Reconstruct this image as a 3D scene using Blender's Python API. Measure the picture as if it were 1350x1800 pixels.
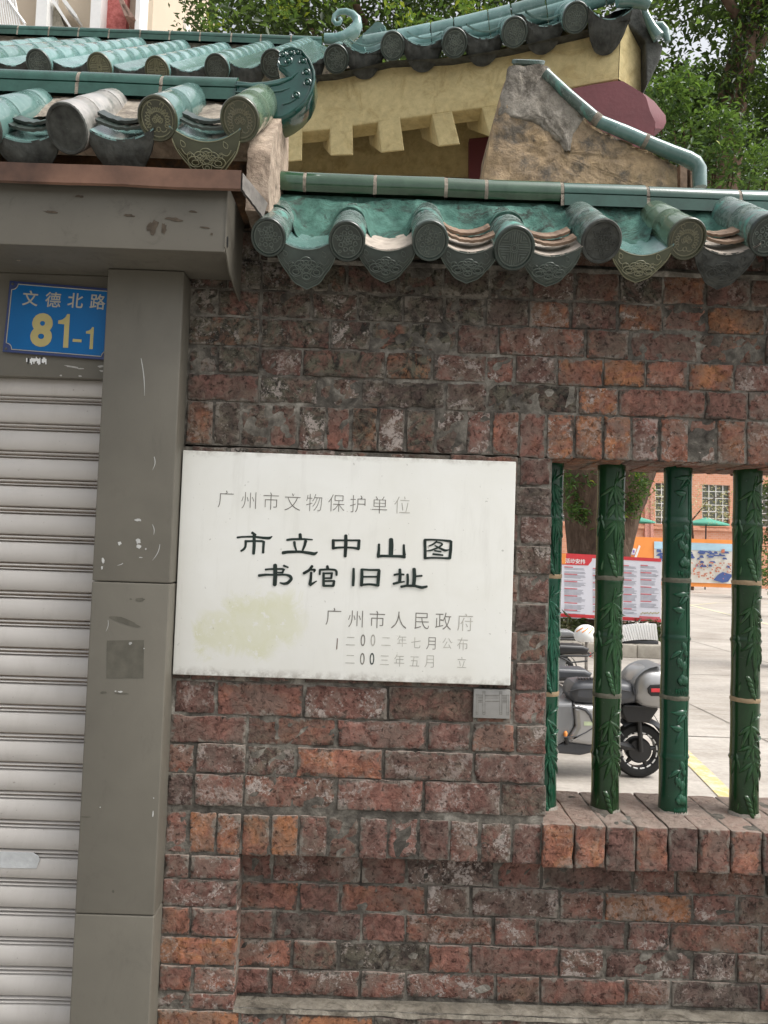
import bpy, math, random
import numpy as np
from mathutils import Vector, Matrix, noise

for o in list(bpy.data.objects): bpy.data.objects.remove(o)
S = bpy.context.scene
R = math.radians
rnd = random.Random(7)

# ---------------------------------------------------------------- camera
CAM_Y, CAM_Z = -2.0845, 1.6
PITCH, YAW, ROLL, FPX = 0.046536, -0.004974, 0.034096, 1351.0
_f = Vector((-math.sin(YAW)*math.cos(PITCH), math.cos(YAW)*math.cos(PITCH), math.sin(PITCH)))
_r = Vector((math.cos(YAW), math.sin(YAW), 0))
_u = _r.cross(_f)
_c, _s = math.cos(ROLL), math.sin(ROLL)
CR = _c*_r + _s*_u
CU = _c*_u - _s*_r
CF = _f
CPOS = Vector((0, CAM_Y, CAM_Z))
cam = bpy.data.cameras.new('camera'); camo = bpy.data.objects.new('camera', cam)
S.collection.objects.link(camo)
cam.sensor_fit = 'HORIZONTAL'; cam.sensor_width = 36; cam.lens = 36*FPX/1350
cam.clip_start = 0.05; cam.clip_end = 2000
M = Matrix(((CR.x, CU.x, -CF.x, 0), (CR.y, CU.y, -CF.y, 0), (CR.z, CU.z, -CF.z, 0), (0, 0, 0, 1)))
camo.matrix_world = Matrix.Translation(CPOS) @ M
S.camera = camo

# ---------------------------------------------------------------- sky, sun, exposure
w = bpy.data.worlds.new('World'); S.world = w; w.use_nodes = True
nt = w.node_tree; nt.nodes.clear()
sky = nt.nodes.new('ShaderNodeTexSky'); sky.sky_type = 'NISHITA'; sky.sun_disc = False
SUN_EL, SUN_AZ = 58, 108      # azimuth measured clockwise from +Y
sky.sun_elevation = R(SUN_EL); sky.sun_rotation = R(SUN_AZ)
sky.air_density = 1.0; sky.dust_density = 6.0; sky.ozone_density = 1.0
hs = nt.nodes.new('ShaderNodeHueSaturation'); hs.inputs['Saturation'].default_value = 0.22
bg = nt.nodes.new('ShaderNodeBackground'); bg.inputs[1].default_value = 0.14
ow = nt.nodes.new('ShaderNodeOutputWorld')
nt.links.new(sky.outputs[0], hs.inputs['Color']); nt.links.new(hs.outputs[0], bg.inputs[0]); nt.links.new(bg.outputs[0], ow.inputs[0])
sl = bpy.data.lights.new('sun', 'SUN'); sl.energy = 1.0; sl.angle = R(25); sl.color = (1, .96, .9)
so = bpy.data.objects.new('sun', sl); S.collection.objects.link(so)
sd = Vector((math.sin(R(SUN_AZ))*math.cos(R(SUN_EL)), math.cos(R(SUN_AZ))*math.cos(R(SUN_EL)), math.sin(R(SUN_EL))))
so.rotation_euler = sd.to_track_quat('Z', 'Y').to_euler()
S.view_settings.view_transform = 'Standard'; S.view_settings.look = 'None'
S.view_settings.gamma = 1; S.view_settings.exposure = 0.95
S.cycles.max_bounces = 6; S.cycles.diffuse_bounces = 3; S.cycles.glossy_bounces = 3; S.cycles.transparent_max_bounces = 6

# ---------------------------------------------------------------- helpers
def at(px, py, y):
    """world point of a photograph pixel (1350 x 1800) on the plane Y = y"""
    d = CF + CR*((px-675)/FPX) - CU*((py-900)/FPX)
    t = (y-CAM_Y)/d.y
    return CPOS + d*t
def ground(px, py, z=0.0):
    d = CF + CR*((px-675)/FPX) - CU*((py-900)/FPX)
    return CPOS + d*((z-CAM_Z)/d.z)
def ppm(y): return FPX/(y-CAM_Y)         # pixels per metre at a depth

def V(*a): return Vector(a)
def wloc(o):
    l = Vector((0, 0, 0))
    while o is not None:
        l = l + o.location; o = o.parent
    return l
class MB:
    def __init__(s): s.v = []; s.f = []; s.m = []; s.t = []; s.mi = 0; s.tint = (0, 0, 0)
    def add(s, vs, fs):
        b = len(s.v)
        s.v += [tuple(v) for v in vs]; s.t += [s.tint]*len(vs)
        for f in fs: s.f.append(tuple(i+b for i in f)); s.m.append(s.mi)
    def grid(s, rows, closed=False):
        n = len(rows[0]); vs = [p for r in rows for p in r]; fs = []
        for j in range(len(rows)-1):
            for i in range(n if closed else n-1):
                k = (i+1) % n
                fs.append((j*n+i, j*n+k, (j+1)*n+k, (j+1)*n+i))
        s.add(vs, fs)
    def box(s, a, b):
        x0, y0, z0 = a; x1, y1, z1 = b
        s.add([(x0,y0,z0),(x1,y0,z0),(x1,y1,z0),(x0,y1,z0),(x0,y0,z1),(x1,y0,z1),(x1,y1,z1),(x0,y1,z1)],
              [(0,3,2,1),(4,5,6,7),(0,1,5,4),(1,2,6,5),(2,3,7,6),(3,0,4,7)])
    def rbox(s, a, b, r=.005, n=2):
        """box with rounded edges"""
        lo = Vector([min(a[i], b[i]) for i in range(3)]); hi = Vector([max(a[i], b[i]) for i in range(3)])
        def cs(i):
            L = hi[i]-lo[i]; rr = min(r, L*.49)
            return [lo[i]+rr*k/n for k in range(n+1)] + [hi[i]-rr*(n-k)/n for k in range(n+1)]
        X, Y, Z = cs(0), cs(1), cs(2)
        def fx(p):
            p = Vector(p); q = Vector([min(max(p[i], lo[i]+min(r, (hi[i]-lo[i])*.49)), hi[i]-min(r, (hi[i]-lo[i])*.49)) for i in range(3)])
            d = p-q
            return q + d.normalized()*min(d.length, r) if d.length > 1e-9 else p
        for x in (lo.x, hi.x): s.grid([[fx((x, yy, zz)) for yy in Y] for zz in Z])
        for y in (lo.y, hi.y): s.grid([[fx((xx, y, zz)) for xx in X] for zz in Z])
        for z in (lo.z, hi.z): s.grid([[fx((xx, yy, z)) for xx in X] for yy in Y])
    def tube(s, pts, rad, n=8, cap=True, closed=False):
        pts = [Vector(p) for p in pts]; N = len(pts)
        if not isinstance(rad, (list, tuple)): rad = [rad]*N
        rows = []; pn = None
        for i, p in enumerate(pts):
            if closed: t = pts[(i+1) % N]-pts[i-1]
            else: t = pts[min(i+1, N-1)]-pts[max(i-1, 0)]
            if t.length < 1e-9: t = Vector((0, 0, 1))
            t.normalize()
            if pn is None:
                a = Vector((0, 0, 1)) if abs(t.z) < .9 else Vector((1, 0, 0)); pn = t.cross(a).normalized()
            else:
                pn = (pn - t*pn.dot(t))
                pn = pn.normalized() if pn.length > 1e-6 else t.orthogonal().normalized()
            bn = t.cross(pn)
            rows.append([p + (pn*math.cos(2*math.pi*k/n)+bn*math.sin(2*math.pi*k/n))*rad[i] for k in range(n)])
        if closed: rows.append(rows[0])
        s.grid(rows, True)
        if cap and not closed:
            s.add(rows[0], [tuple(range(n))]); s.add(rows[-1], [tuple(range(n-1, -1, -1))])
    def lathe(s, prof, o, ax, e1, n=24, sy=1.0, cap=False):
        ax = Vector(ax).normalized(); e1 = Vector(e1); e1 = (e1-ax*e1.dot(ax)).normalized(); e2 = ax.cross(e1)
        rows = [[Vector(o)+ax*h+e1*(r*math.cos(2*math.pi*k/n))+e2*(r*sy*math.sin(2*math.pi*k/n)) for k in range(n)] for (h, r) in prof]
        s.grid(rows, True)
        if cap:
            s.add(rows[0], [tuple(range(n))]); s.add(rows[-1], [tuple(range(n-1, -1, -1))])
    def slab(s, pts, thick, bev=0.0, both=True):
        """planar outline (front) extruded along vector thick, with a rounded front rim"""
        pts = [Vector(p) for p in pts]; n = len(pts); th = Vector(thick); td = th.normalized()
        c = sum(pts, Vector())/n
        rings = []
        if bev > 0:
            inn = []
            for i in range(n):
                a = (pts[i]-pts[i-1]); b = (pts[(i+1) % n]-pts[i])
                na = td.cross(a).normalized() if a.length > 1e-9 else Vector(); nb = td.cross(b).normalized() if b.length > 1e-9 else Vector()
                m = na+nb
                m = m.normalized()/max(.45, m.normalized().dot(na)) if m.length > 1e-6 else na
                inn.append(m)
            ar = Vector()
            for i in range(n): ar += (pts[i]-c).cross(pts[(i+1) % n]-c)
            sg = 1 if ar.dot(td) > 0 else -1
            for (o_, d_) in ((1, 0), (.5, .13), (.13, .5), (0, 1)):
                rings.append([pts[i]+inn[i]*(sg*bev*o_)+td*(bev*d_) for i in range(n)])
            if both:
                for (o_, d_) in ((0, 1), (.13, .5), (.5, .13), (1, 0)):
                    rings.append([pts[i]+th+inn[i]*(sg*bev*o_)-td*(bev*d_) for i in range(n)])
            else: rings.append([p+th for p in pts])
        else: rings = [pts, [p+th for p in pts]]
        s.grid(rings, True)
        s.add(rings[0], [tuple(range(n))]); s.add(rings[-1], [tuple(range(n-1, -1, -1))])
    def sphere(s, c, r, n=12, m=8, sc=(1, 1, 1)):
        c = Vector(c)
        rows = [[c+Vector((r*sc[0]*math.sin(math.pi*j/m)*math.cos(2*math.pi*i/n), r*sc[1]*math.sin(math.pi*j/m)*math.sin(2*math.pi*i/n), r*sc[2]*math.cos(math.pi*j/m))) for i in range(n)] for j in range(m+1)]
        s.grid(rows, True)
    def build(s, name, mat, parent=None, smooth=True, tint=False, angle=40):
        me = bpy.data.meshes.new(name)
        off = wloc(parent) if parent is not None else Vector()
        me.from_pydata([(v[0]-off.x, v[1]-off.y, v[2]-off.z) for v in s.v], [], s.f)
        mats = mat if isinstance(mat, (list, tuple)) else [mat]
        for m_ in mats: me.materials.append(m_)
        if len(mats) > 1: me.polygons.foreach_set('material_index', s.m)
        if tint:
            at_ = me.attributes.new('tint', 'FLOAT_COLOR', 'POINT')
            at_.data.foreach_set('color', [c for t in s.t for c in (t[0], t[1], t[2], t[3] if len(t) > 3 else 1)])
        me.update()
        if smooth:
            me.polygons.foreach_set('use_smooth', [True]*len(me.polygons))
            if angle: me.set_sharp_from_angle(angle=R(angle))
        o = bpy.data.objects.new(name, me); S.collection.objects.link(o)
        if parent is not None: o.parent = parent
        return o
def tag(o, label=None, cat=None, group=None, kind=None):
    if label: o['label'] = label
    if cat: o['category'] = cat
    if group: o['group'] = group
    if kind: o['kind'] = kind
    return o
def thing(name, label, cat, loc, group=None):
    o = bpy.data.objects.new(name, None); S.collection.objects.link(o); o.location = loc
    o.empty_display_size = .1
    return tag(o, label, cat, group)

# ---------------------------------------------------------------- material helpers
class NB:
    def __init__(s, name):
        s.mat = bpy.data.materials.new(name); s.mat.use_nodes = True
        s.t = s.mat.node_tree; s.t.nodes.clear()
        s.out = s.t.nodes.new('ShaderNodeOutputMaterial')
        s.pos = s.t.nodes.new('ShaderNodeNewGeometry').outputs['Position']
    def n(s, k, **kw):
        nd = s.t.nodes.new(k)
        for a, b in kw.items(): setattr(nd, a, b)
        return nd
    def put(s, sock, v):
        if isinstance(v, bpy.types.NodeSocket): s.t.links.new(v, sock)
        elif v is not None:
            if hasattr(sock.default_value, '__len__') and not hasattr(v, '__len__'): v = (v, v, v, 1)[:len(sock.default_value)]
            if hasattr(v, '__len__') and len(sock.default_value) == 4 and len(v) == 3: v = (*v, 1)
            sock.default_value = v
    def noise(s, scale, detail=4, rough=.6, dist=0, vec=None, sc=None, off=None):
        v = vec or s.pos
        if sc or off:
            mp = s.n('ShaderNodeMapping'); s.put(mp.inputs[0], v)
            if sc: mp.inputs['Scale'].default_value = sc
            if off: mp.inputs['Location'].default_value = off
            v = mp.outputs[0]
        nd = s.n('ShaderNodeTexNoise'); s.put(nd.inputs['Vector'], v)
        nd.inputs['Scale'].default_value = scale; nd.inputs['Detail'].default_value = detail
        nd.inputs['Roughness'].default_value = rough; nd.inputs['Distortion'].default_value = dist
        return nd.outputs['Fac']
    def voro(s, scale, feature='F1', vec=None, out='Distance'):
        nd = s.n('ShaderNodeTexVoronoi', feature=feature); s.put(nd.inputs['Vector'], vec or s.pos); nd.inputs['Scale'].default_value = scale
        return nd.outputs[out]
    def ramp(s, fac, stops, interp='LINEAR'):
        nd = s.n('ShaderNodeValToRGB'); s.put(nd.inputs[0], fac); cr = nd.color_ramp; cr.interpolation = interp
        while len(cr.elements) < len(stops): cr.elements.new(.5)
        for e, (p, c) in zip(cr.elements, stops):
            e.position = p; e.color = (c, c, c, 1) if not hasattr(c, '__len__') else (*c, 1)
        return nd.outputs[0]
    def mix(s, f, a, b, mode='MIX'):
        nd = s.n('ShaderNodeMix', data_type='RGBA', blend_type=mode)
        s.put(nd.inputs[0], f); s.put(nd.inputs[6], a); s.put(nd.inputs[7], b)
        return nd.outputs[2]
    def m(s, op, a, b=None, c=None, clamp=False):
        nd = s.n('ShaderNodeMath', operation=op, use_clamp=clamp); s.put(nd.inputs[0], a)
        if b is not None: s.put(nd.inputs[1], b)
        if c is not None: s.put(nd.inputs[2], c)
        return nd.outputs[0]
    def mapr(s, v, a, b, c=0, d=1):
        nd = s.n('ShaderNodeMapRange'); s.put(nd.inputs[0], v)
        for i, x in enumerate((a, b, c, d)): nd.inputs[i+1].default_value = x
        return nd.outputs[0]
    def xyz(s, v=None):
        nd = s.n('ShaderNodeSeparateXYZ'); s.put(nd.inputs[0], v or s.pos); return nd.outputs
    def attr(s, name):
        nd = s.n('ShaderNodeAttribute', attribute_name=name); return nd
    def objrand(s): return s.n('ShaderNodeObjectInfo').outputs['Random']
    def bump(s, h, strength=.4, dist=.01, nrm=None):
        nd = s.n('ShaderNodeBump'); s.put(nd.inputs['Height'], h); nd.inputs['Strength'].default_value = strength; nd.inputs['Distance'].default_value = dist
        if nrm is not None: s.put(nd.inputs['Normal'], nrm)
        return nd.outputs[0]
    def pbr(s, col, rough=.7, spec=.5, metal=0, normal=None, coat=0, coatr=.1, emis=None, alpha=None):
        nd = s.n('ShaderNodeBsdfPrincipled')
        s.put(nd.inputs['Base Color'], col); s.put(nd.inputs['Roughness'], rough); s.put(nd.inputs['Specular IOR Level'], spec); s.put(nd.inputs['Metallic'], metal)
        if normal is not None: s.put(nd.inputs['Normal'], normal)
        if coat: s.put(nd.inputs['Coat Weight'], coat); s.put(nd.inputs['Coat Roughness'], coatr)
        s.t.links.new(nd.outputs[0], s.out.inputs[0])
        return s.mat

def plain(name, col, rough=.6, spec=.4, metal=0, var=.25, scale=12, bump=0.0, bscale=60):
    b = NB(name)
    n1 = b.noise(scale, 5, .6)
    c = b.mix(b.ramp(n1, [(.3, 0), (.7, 1)]), tuple(x*(1-var) for x in col), tuple(min(1, x*(1+var)) for x in col))
    nm = b.bump(b.noise(bscale, 4, .6), bump, .004) if bump else None
    return b.pbr(c, rough, spec, metal, nm)

def brick_mat():
    b = NB('old_red_brick')
    a = b.attr('tint'); sp = b.n('ShaderNodeSeparateColor'); b.put(sp.inputs[0], a.outputs['Color'])
    hue, lime, grime = sp.outputs; edge = a.outputs['Alpha']
    nrm = b.xyz(b.n('ShaderNodeNewGeometry').outputs['Normal'])
    cv = b.n('ShaderNodeCombineXYZ'); b.put(cv.inputs[0], b.m('MULTIPLY', hue, 37.0)); b.put(cv.inputs[1], b.m('MULTIPLY', lime, 29.0)); b.put(cv.inputs[2], b.m('MULTIPLY', grime, 23.0))
    va = b.n('ShaderNodeVectorMath', operation='ADD'); b.put(va.inputs[0], b.pos); b.put(va.inputs[1], cv.outputs[0]); bv = va.outputs[0]
    n1 = b.noise(8, 6, .62, .5); n2 = b.noise(34, 9, .72, .8, vec=bv); n3 = b.noise(120, 6, .75, .3); n4 = b.noise(15, 9, .74, 1.4, vec=bv); n5 = b.noise(22, 8, .72, 1.0, vec=bv, off=(7, 3, 1)); n6 = b.noise(12, 7, .68, .8, vec=bv, off=(1, 8, 4))
    hj = b.m('ADD', hue, b.m('MULTIPLY', b.m('SUBTRACT', n6, .5), 1.1))
    base = b.ramp(hj, [(0, (.088, .060, .052)), (.25, (.140, .078, .065)), (.5, (.195, .098, .079)), (.72, (.240, .112, .086)), (.92, (.31, .132, .083)), (1, (.38, .165, .080))])
    base = b.mix(1.0, base, b.ramp(n2, [(.36, .52), (.5, .98), (.64, 1.5)]), 'MULTIPLY')
    # rubbed pinkish patches
    pk = b.m('MULTIPLY', b.ramp(b.m('ADD', n5, b.m('MULTIPLY', b.m('SUBTRACT', n6, .5), .7)), [(.48, 0), (.56, 1)]), b.mapr(lime, .2, .85, .0, 1))
    base = b.mix(b.m('MULTIPLY', pk, .62), base, b.mix(n3, (.17, .11, .09), (.33, .235, .20)))
    # grey brown surface dirt
    sm = b.ramp(b.m('ADD', n1, b.m('MULTIPLY', b.m('SUBTRACT', n2, .5), .6)), [(.46, 0), (.60, 1)])
    base = b.mix(b.m('MULTIPLY', sm, .60), base, b.mix(n2, (.080, .068, .056), (.20, .17, .142)))
    # soot
    g = b.m('MULTIPLY', b.ramp(n4, [(.40, .30), (.54, 1)]), grime)
    base = b.mix(b.m('MULTIPLY', g, 1.0, clamp=True), base, b.mix(b.ramp(n5, [(.42, 0), (.58, 1)]), (.036, .034, .029), (.135, .125, .092)))
    # crusty pale salts, in flecks
    wl = b.ramp(b.m('ADD', b.m('ADD', b.m('MULTIPLY', n4, .5), b.m('MULTIPLY', n3, .5)), b.m('MULTIPLY', b.m('SUBTRACT', n6, .5), .6)), [(.535, 0), (.585, 1)])
    base = b.mix(b.m('MULTIPLY', wl, b.mapr(lime, .25, 1, .0, .95)), base, (.40, .345, .31))
    # mortar smeared over the arrises
    es = b.m('ADD', edge, b.m('MULTIPLY', b.m('SUBTRACT', n5, .5), 3.4))
    ef = b.ramp(es, [(.70, 0), (1.05, 1)])
    base = b.mix(b.m('MULTIPLY', ef, .85), base, b.mix(b.ramp(n1, [(.42, 0), (.6, 1)]), (.070, .062, .052), (.25, .225, .19)))
    pit = b.ramp(b.noise(75, 6, .75, .4, off=(2, 9, 4)), [(.36, .40), (.45, 1)])
    base = b.mix(1.0, base, pit, 'MULTIPLY')
    dust = b.m('MULTIPLY', b.mapr(nrm[2], .55, .9), b.ramp(n2, [(.35, .55), (.6, .95)]))
    base = b.mix(dust, base, b.mix(n4, (.27, .205, .17), (.40, .335, .285)))
    h = b.m('ADD', b.m('MULTIPLY', n2, 1.1), b.m('ADD', b.m('MULTIPLY', n3, .6), b.m('MULTIPLY', pit, .4)))
    return b.pbr(base, .9, .2, 0, b.bump(h, 1.0, .008))
def mortar_mat():
    b = NB('old_grey_mortar'); z = b.xyz()
    n1 = b.noise(6, 6, .65, .5); n2 = b.noise(45, 8, .7); n3 = b.noise(14, 6, .7, 1.0, off=(4, 1, 7))
    c = b.ramp(b.m('ADD', b.m('MULTIPLY', n1, .55), b.m('MULTIPLY', n3, .45)), [(.38, (.040, .036, .031)), (.47, (.095, .086, .073)), (.55, (.175, .160, .135)), (.65, (.33, .31, .27))])
    up = b.mapr(z[2], 1.3, 2.1, 1.0, .62)
    c = b.mix(1.0, c, b.ramp(n2, [(.3, .55), (.7, 1.35)]), 'MULTIPLY')
    return b.pbr(c, .95, .2, 0, b.bump(b.m('ADD', n2, n3), .9, .006))
def glaze_mat(name, dark, mid, weather=.3, wcol=(.42, .47, .46), rough=.16, sc=14, pat=(.2, .5, .45), patina=0.0, coat=.6):
    b = NB(name); rv = b.objrand()
    n1 = b.noise(sc, 6, .65, .5); n2 = b.noise(60, 6, .7, .4); n3 = b.noise(26, 8, .72, 1.2, off=(3, 3, 3))
    c = b.mix(b.ramp(n1, [(.33, 0), (.68, 1)]), dark, mid)
    hsv = b.n('ShaderNodeHueSaturation'); b.put(hsv.inputs['Color'], c); b.put(hsv.inputs['Value'], b.mapr(rv, 0, 1, .75, 1.3)); b.put(hsv.inputs['Hue'], b.mapr(rv, 0, 1, .485, .51))
    c = hsv.outputs[0]
    wm = b.ramp(b.m('ADD', b.m('MULTIPLY', n3, .65), b.m('MULTIPLY', n2, .35)), [(.62-weather*.35, 0), (.78-weather*.2, 1)])
    c = b.mix(b.m('MULTIPLY', wm, min(1, .5+weather)), c, wcol)
    if patina:
        pm = b.ramp(b.noise(11, 7, .7, 1.0, off=(9, 2, 5)), [(.62-patina*.3, 0), (.72-patina*.2, 1)])
        c = b.mix(pm, c, pat); wm = b.m('MAXIMUM', wm, pm)
    r = b.mapr(wm, 0, 1, rough, .55)
    return b.pbr(c, r, .5, 0, b.bump(b.m('ADD', n1, b.m('MULTIPLY', n2, .3)), .12, .004), coat=coat, coatr=.08)
def bamboo_mat(name, cols, rough=.17):
    b = NB(name); a = b.attr('tint'); sp = b.n('ShaderNodeSeparateColor'); b.put(sp.inputs[0], a.outputs['Color']); rv = b.objrand()
    n1 = b.noise(9, 6, .65, .5); n2 = b.noise(45, 6, .7, .4)
    f = b.m('ADD', sp.outputs[0], b.m('MULTIPLY', b.m('SUBTRACT', n1, .5), .7))
    c = b.ramp(f, [(.05, cols[0]), (.5, cols[1]), (1, cols[2])])
    hsv = b.n('ShaderNodeHueSaturation'); b.put(hsv.inputs['Color'], c); b.put(hsv.inputs['Value'], b.mapr(rv, 0, 1, .8, 1.35)); b.put(hsv.inputs['Hue'], b.mapr(rv, 0, 1, .475, .505))
    return b.pbr(hsv.outputs[0], b.mapr(n2, .3, .7, rough-.03, rough+.12), .4, 0, b.bump(b.m('ADD', n1, b.m('MULTIPLY', n2, .3)), .15, .004), coat=.12)
def plaster_mat(name, c1, c2, c3, sc=5, mot=1.0, bmp=.6, dm=1.0):
    b = NB(name)
    n1 = b.noise(sc, 7, .68, .8*dm); n2 = b.noise(30, 8, .7, .4); n3 = b.noise(9, 8, .75, 1.5*dm, off=(2, 7, 1)); n4 = b.noise(110, 4, .6)
    c = b.mix(b.ramp(n1, [(.38, 0), (.6, 1)]), c1, c2)
    c = b.mix(b.ramp(n3, [(.5, 0), (.62, 1)]), c, c3)
    c = b.mix(mot, c, b.ramp(n2, [(.3, .6), (.7, 1.3)]), 'MULTIPLY')
    return b.pbr(c, .92, .2, 0, b.bump(b.m('ADD', n2, b.m('ADD', n3, b.m('MULTIPLY', n4, .3))), bmp, .01))
def leaf_mat(name, cols, trans=.35):
    b = NB(name)
    a = b.attr('tint'); sp = b.n('ShaderNodeSeparateColor'); b.put(sp.inputs[0], a.outputs['Color'])
    c = b.ramp(sp.outputs[0], cols)
    d = b.n('ShaderNodeBsdfPrincipled'); b.put(d.inputs['Base Color'], c); d.inputs['Roughness'].default_value = .45; d.inputs['Specular IOR Level'].default_value = .4
    tr = b.n('ShaderNodeBsdfTranslucent'); b.put(tr.inputs[0], b.mix(.5, c, (.25, .4, .05), 'MIX'))
    mx = b.n('ShaderNodeMixShader'); mx.inputs[0].default_value = trans
    b.t.links.new(d.outputs[0], mx.inputs[1]); b.t.links.new(tr.outputs[0], mx.inputs[2]); b.t.links.new(mx.outputs[0], b.out.inputs[0])
    return b.mat
def marble_mat():
    b = NB('white_marble'); x = b.xyz()
    n1 = b.noise(4, 6, .6, .5); n2 = b.noise(40, 8, .7); n3 = b.noise(12, 8, .7, .8)
    c = b.mix(b.ramp(n1, [(.35, 0), (.7, 1)]), (.70, .695, .64), (.755, .755, .715))
    # grey rain streaks, old
    st = b.noise(9, 6, .7, .2, sc=(2.2, 1, .25))
    c = b.mix(b.m('MULTIPLY', b.ramp(st, [(.56, 0), (.72, 1)]), .28), c, (.52, .51, .46))
    # yellow-green glue left by a removed notice
    def band(v, a, b_, e_):
        e = .014
        return band_(v, a, b_, e)
    def band_(v, a, b_, e): return b.m('MULTIPLY', b.mapr(v, a-e, a+e), b.mapr(v, b_+e, b_-e))
    jx = b.m('ADD', x[0], b.m('MULTIPLY', b.m('SUBTRACT', n3, .5), .16)); jz = b.m('ADD', x[2], b.m('MULTIPLY', b.m('SUBTRACT', n3, .5), .16))
    m1 = band(jx, -.395, -.215, .004); m1 = b.m('MULTIPLY', m1, band(jz, 1.335, 1.465, .004))
    m2 = b.m('MULTIPLY', band(jx, -.475, -.27, .004), band(jz, 1.305, 1.405, .004))
    gm = b.m('MAXIMUM', m1, m2)
    holes = b.ramp(n2, [(.36, 0), (.42, 1)])
    c = b.mix(b.m('MULTIPLY', b.m('MULTIPLY', gm, holes), b.ramp(n3, [(.35, .45), (.6, .8)])), c, (.62, .62, .44))
    # dirt specks and edge grime
    sp = b.ramp(b.noise(70, 3, .6), [(.71, 0), (.75, 1)])
    c = b.mix(b.m('MULTIPLY', sp, .5), c, (.2, .18, .15))
    ez = b.m('MAXIMUM', b.mapr(b.m('ADD', x[2], b.m('MULTIPLY', n3, .05)), 1.855, 1.875), b.mapr(b.m('SUBTRACT', x[2], b.m('MULTIPLY', n3, .04)), 1.25, 1.222))
    c = b.mix(b.m('MULTIPLY', b.m('MULTIPLY', ez, b.ramp(n2, [(.4, 0), (.6, 1)])), .7), c, (.25, .22, .18))
    return b.pbr(c, .38, .4, 0, b.bump(n2, .05, .002))
def paint_mat(name, col, rough=.5, dirt=.35, streak=True):
    b = NB(name)
    n1 = b.noise(3, 6, .6, .4); n2 = b.noise(50, 6, .7); n3 = b.noise(14, 8, .75, 1.0, sc=(1, 1, .45) if streak else None)
    c = b.mix(b.ramp(n1, [(.35, 0), (.7, 1)]), tuple(v*.86 for v in col), tuple(v*1.1 for v in col))
    c = b.mix(b.m('MULTIPLY', b.ramp(n3, [(.56, 0), (.75, 1)]), dirt), c, tuple(v*.45 for v in col))
    c = b.mix(b.m('MULTIPLY', b.ramp(b.noise(80, 3, .5, off=(5, 5, 5)), [(.70, 0), (.76, 1)]), .35), c, tuple(v*.4 for v in col))
    return b.pbr(c, b.mapr(n3, .2, .8, rough-.1, rough+.15), .4, 0, b.bump(b.m('ADD', n1, b.m('MULTIPLY', n2, .12)), .12, .006))
def concrete_mat(name, lo, hi, sc=.6):
    b = NB(name)
    n1 = b.noise(sc, 7, .65, .5); n2 = b.noise(22, 7, .7); n3 = b.noise(2.2, 8, .7, 1.0, sc=(.35, 1.6, 1))
    f = b.m('ADD', b.m('MULTIPLY', n1, .5), b.m('MULTIPLY', n3, .5))
    c = b.mix(b.ramp(f, [(.35, 0), (.65, 1)]), lo, hi)
    c = b.mix(1.0, c, b.ramp(n2, [(.3, .8), (.7, 1.12)]), 'MULTIPLY')
    return b.pbr(c, .8, .35, 0, b.bump(n2, .25, .004))

MT = {}
MT['brick'] = brick_mat(); MT['mortar'] = mortar_mat(); MT['marble'] = marble_mat()
MT['glaze_teal'] = glaze_mat('teal_glaze', (.009, .050, .034), (.024, .088, .066), -.05, (.26, .36, .34), .10, coat=.25)
MT['glaze_cop'] = glaze_mat('weathered_teal_glaze', (.065, .100, .088), (.125, .170, .152), .34, (.30, .35, .33), .25, pat=(.085, .27, .225), patina=.28, coat=.15)
MT['glaze_cap'] = glaze_mat('dark_cap_glaze', (.018, .027, .022), (.038, .054, .045), .05, (.13, .15, .14), .3, coat=.1)
MT['glaze_olive'] = glaze_mat('olive_glaze', (.075, .115, .072), (.120, .175, .120), .05, (.34, .42, .37), coat=.3)
MT['glaze_olivecap'] = glaze_mat('olive_cap_glaze', (.040, .046, .024), (.066, .072, .038), .0, (.18, .18, .12), .3, coat=.15)
MT['relief_light'] = glaze_mat('worn_relief_glaze', (.15, .15, .088), (.22, .215, .135), .1, (.33, .32, .24), .35, coat=.1)
MT['relief_grey'] = glaze_mat('grey_relief_glaze', (.075, .095, .080), (.11, .135, .115), .1, (.2, .23, .21), .4, coat=.0)
MT['glaze_deep'] = glaze_mat('deep_teal_glaze', (.006, .048, .038), (.012, .075, .062), -.3, (.3, .4, .4), .12, coat=.35)
MT['glaze_green'] = glaze_mat('leaf_green_glaze', (.018, .050, .025), (.038, .082, .046), -.1, (.33, .40, .36), .09, coat=.3)
MT['glaze_pale'] = glaze_mat('pale_teal_glaze', (.085, .175, .160), (.165, .265, .25), .2, (.38, .46, .46), .13, coat=.3)
MT['bam1'] = bamboo_mat('bamboo_green_glaze', ((.002, .010, .004), (.009, .040, .015), (.032, .090, .036)))
MT['bam2'] = bamboo_mat('bamboo_teal_glaze', ((.002, .014, .009), (.006, .052, .031), (.026, .110, .070)))
MT['erod'] = plain('eroded_grey_tile', (.055, .058, .052), .8, .3, 0, .5, 30, .9, 70)
MT['trough'] = plain('pale_trough_tile', (.36, .31, .26), .7, .3, 0, .3, 30, .5, 60)
MT['unglazed'] = plain('unglazed_tile_edge', (.20, .14, .10), .85, .2, 0, .4, 30, .5, 80)
MT['bed'] = plaster_mat('turquoise_painted_mortar', (.045, .112, .090), (.085, .185, .152), (.036, .050, .042), 7)
MT['joint'] = plaster_mat('tile_joint_mortar', (.24, .21, .17), (.32, .28, .23), (.14, .12, .10), 20)
MT['pier'] = plaster_mat('pale_lime_plaster', (.40, .31, .24), (.46, .37, .29), (.28, .22, .17), 8)
MT['stub'] = plaster_mat('ochre_weathered_plaster', (.44, .32, .19), (.33, .25, .165), (.15, .13, .105), 9, 1.0, 1.0, .2)
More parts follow.
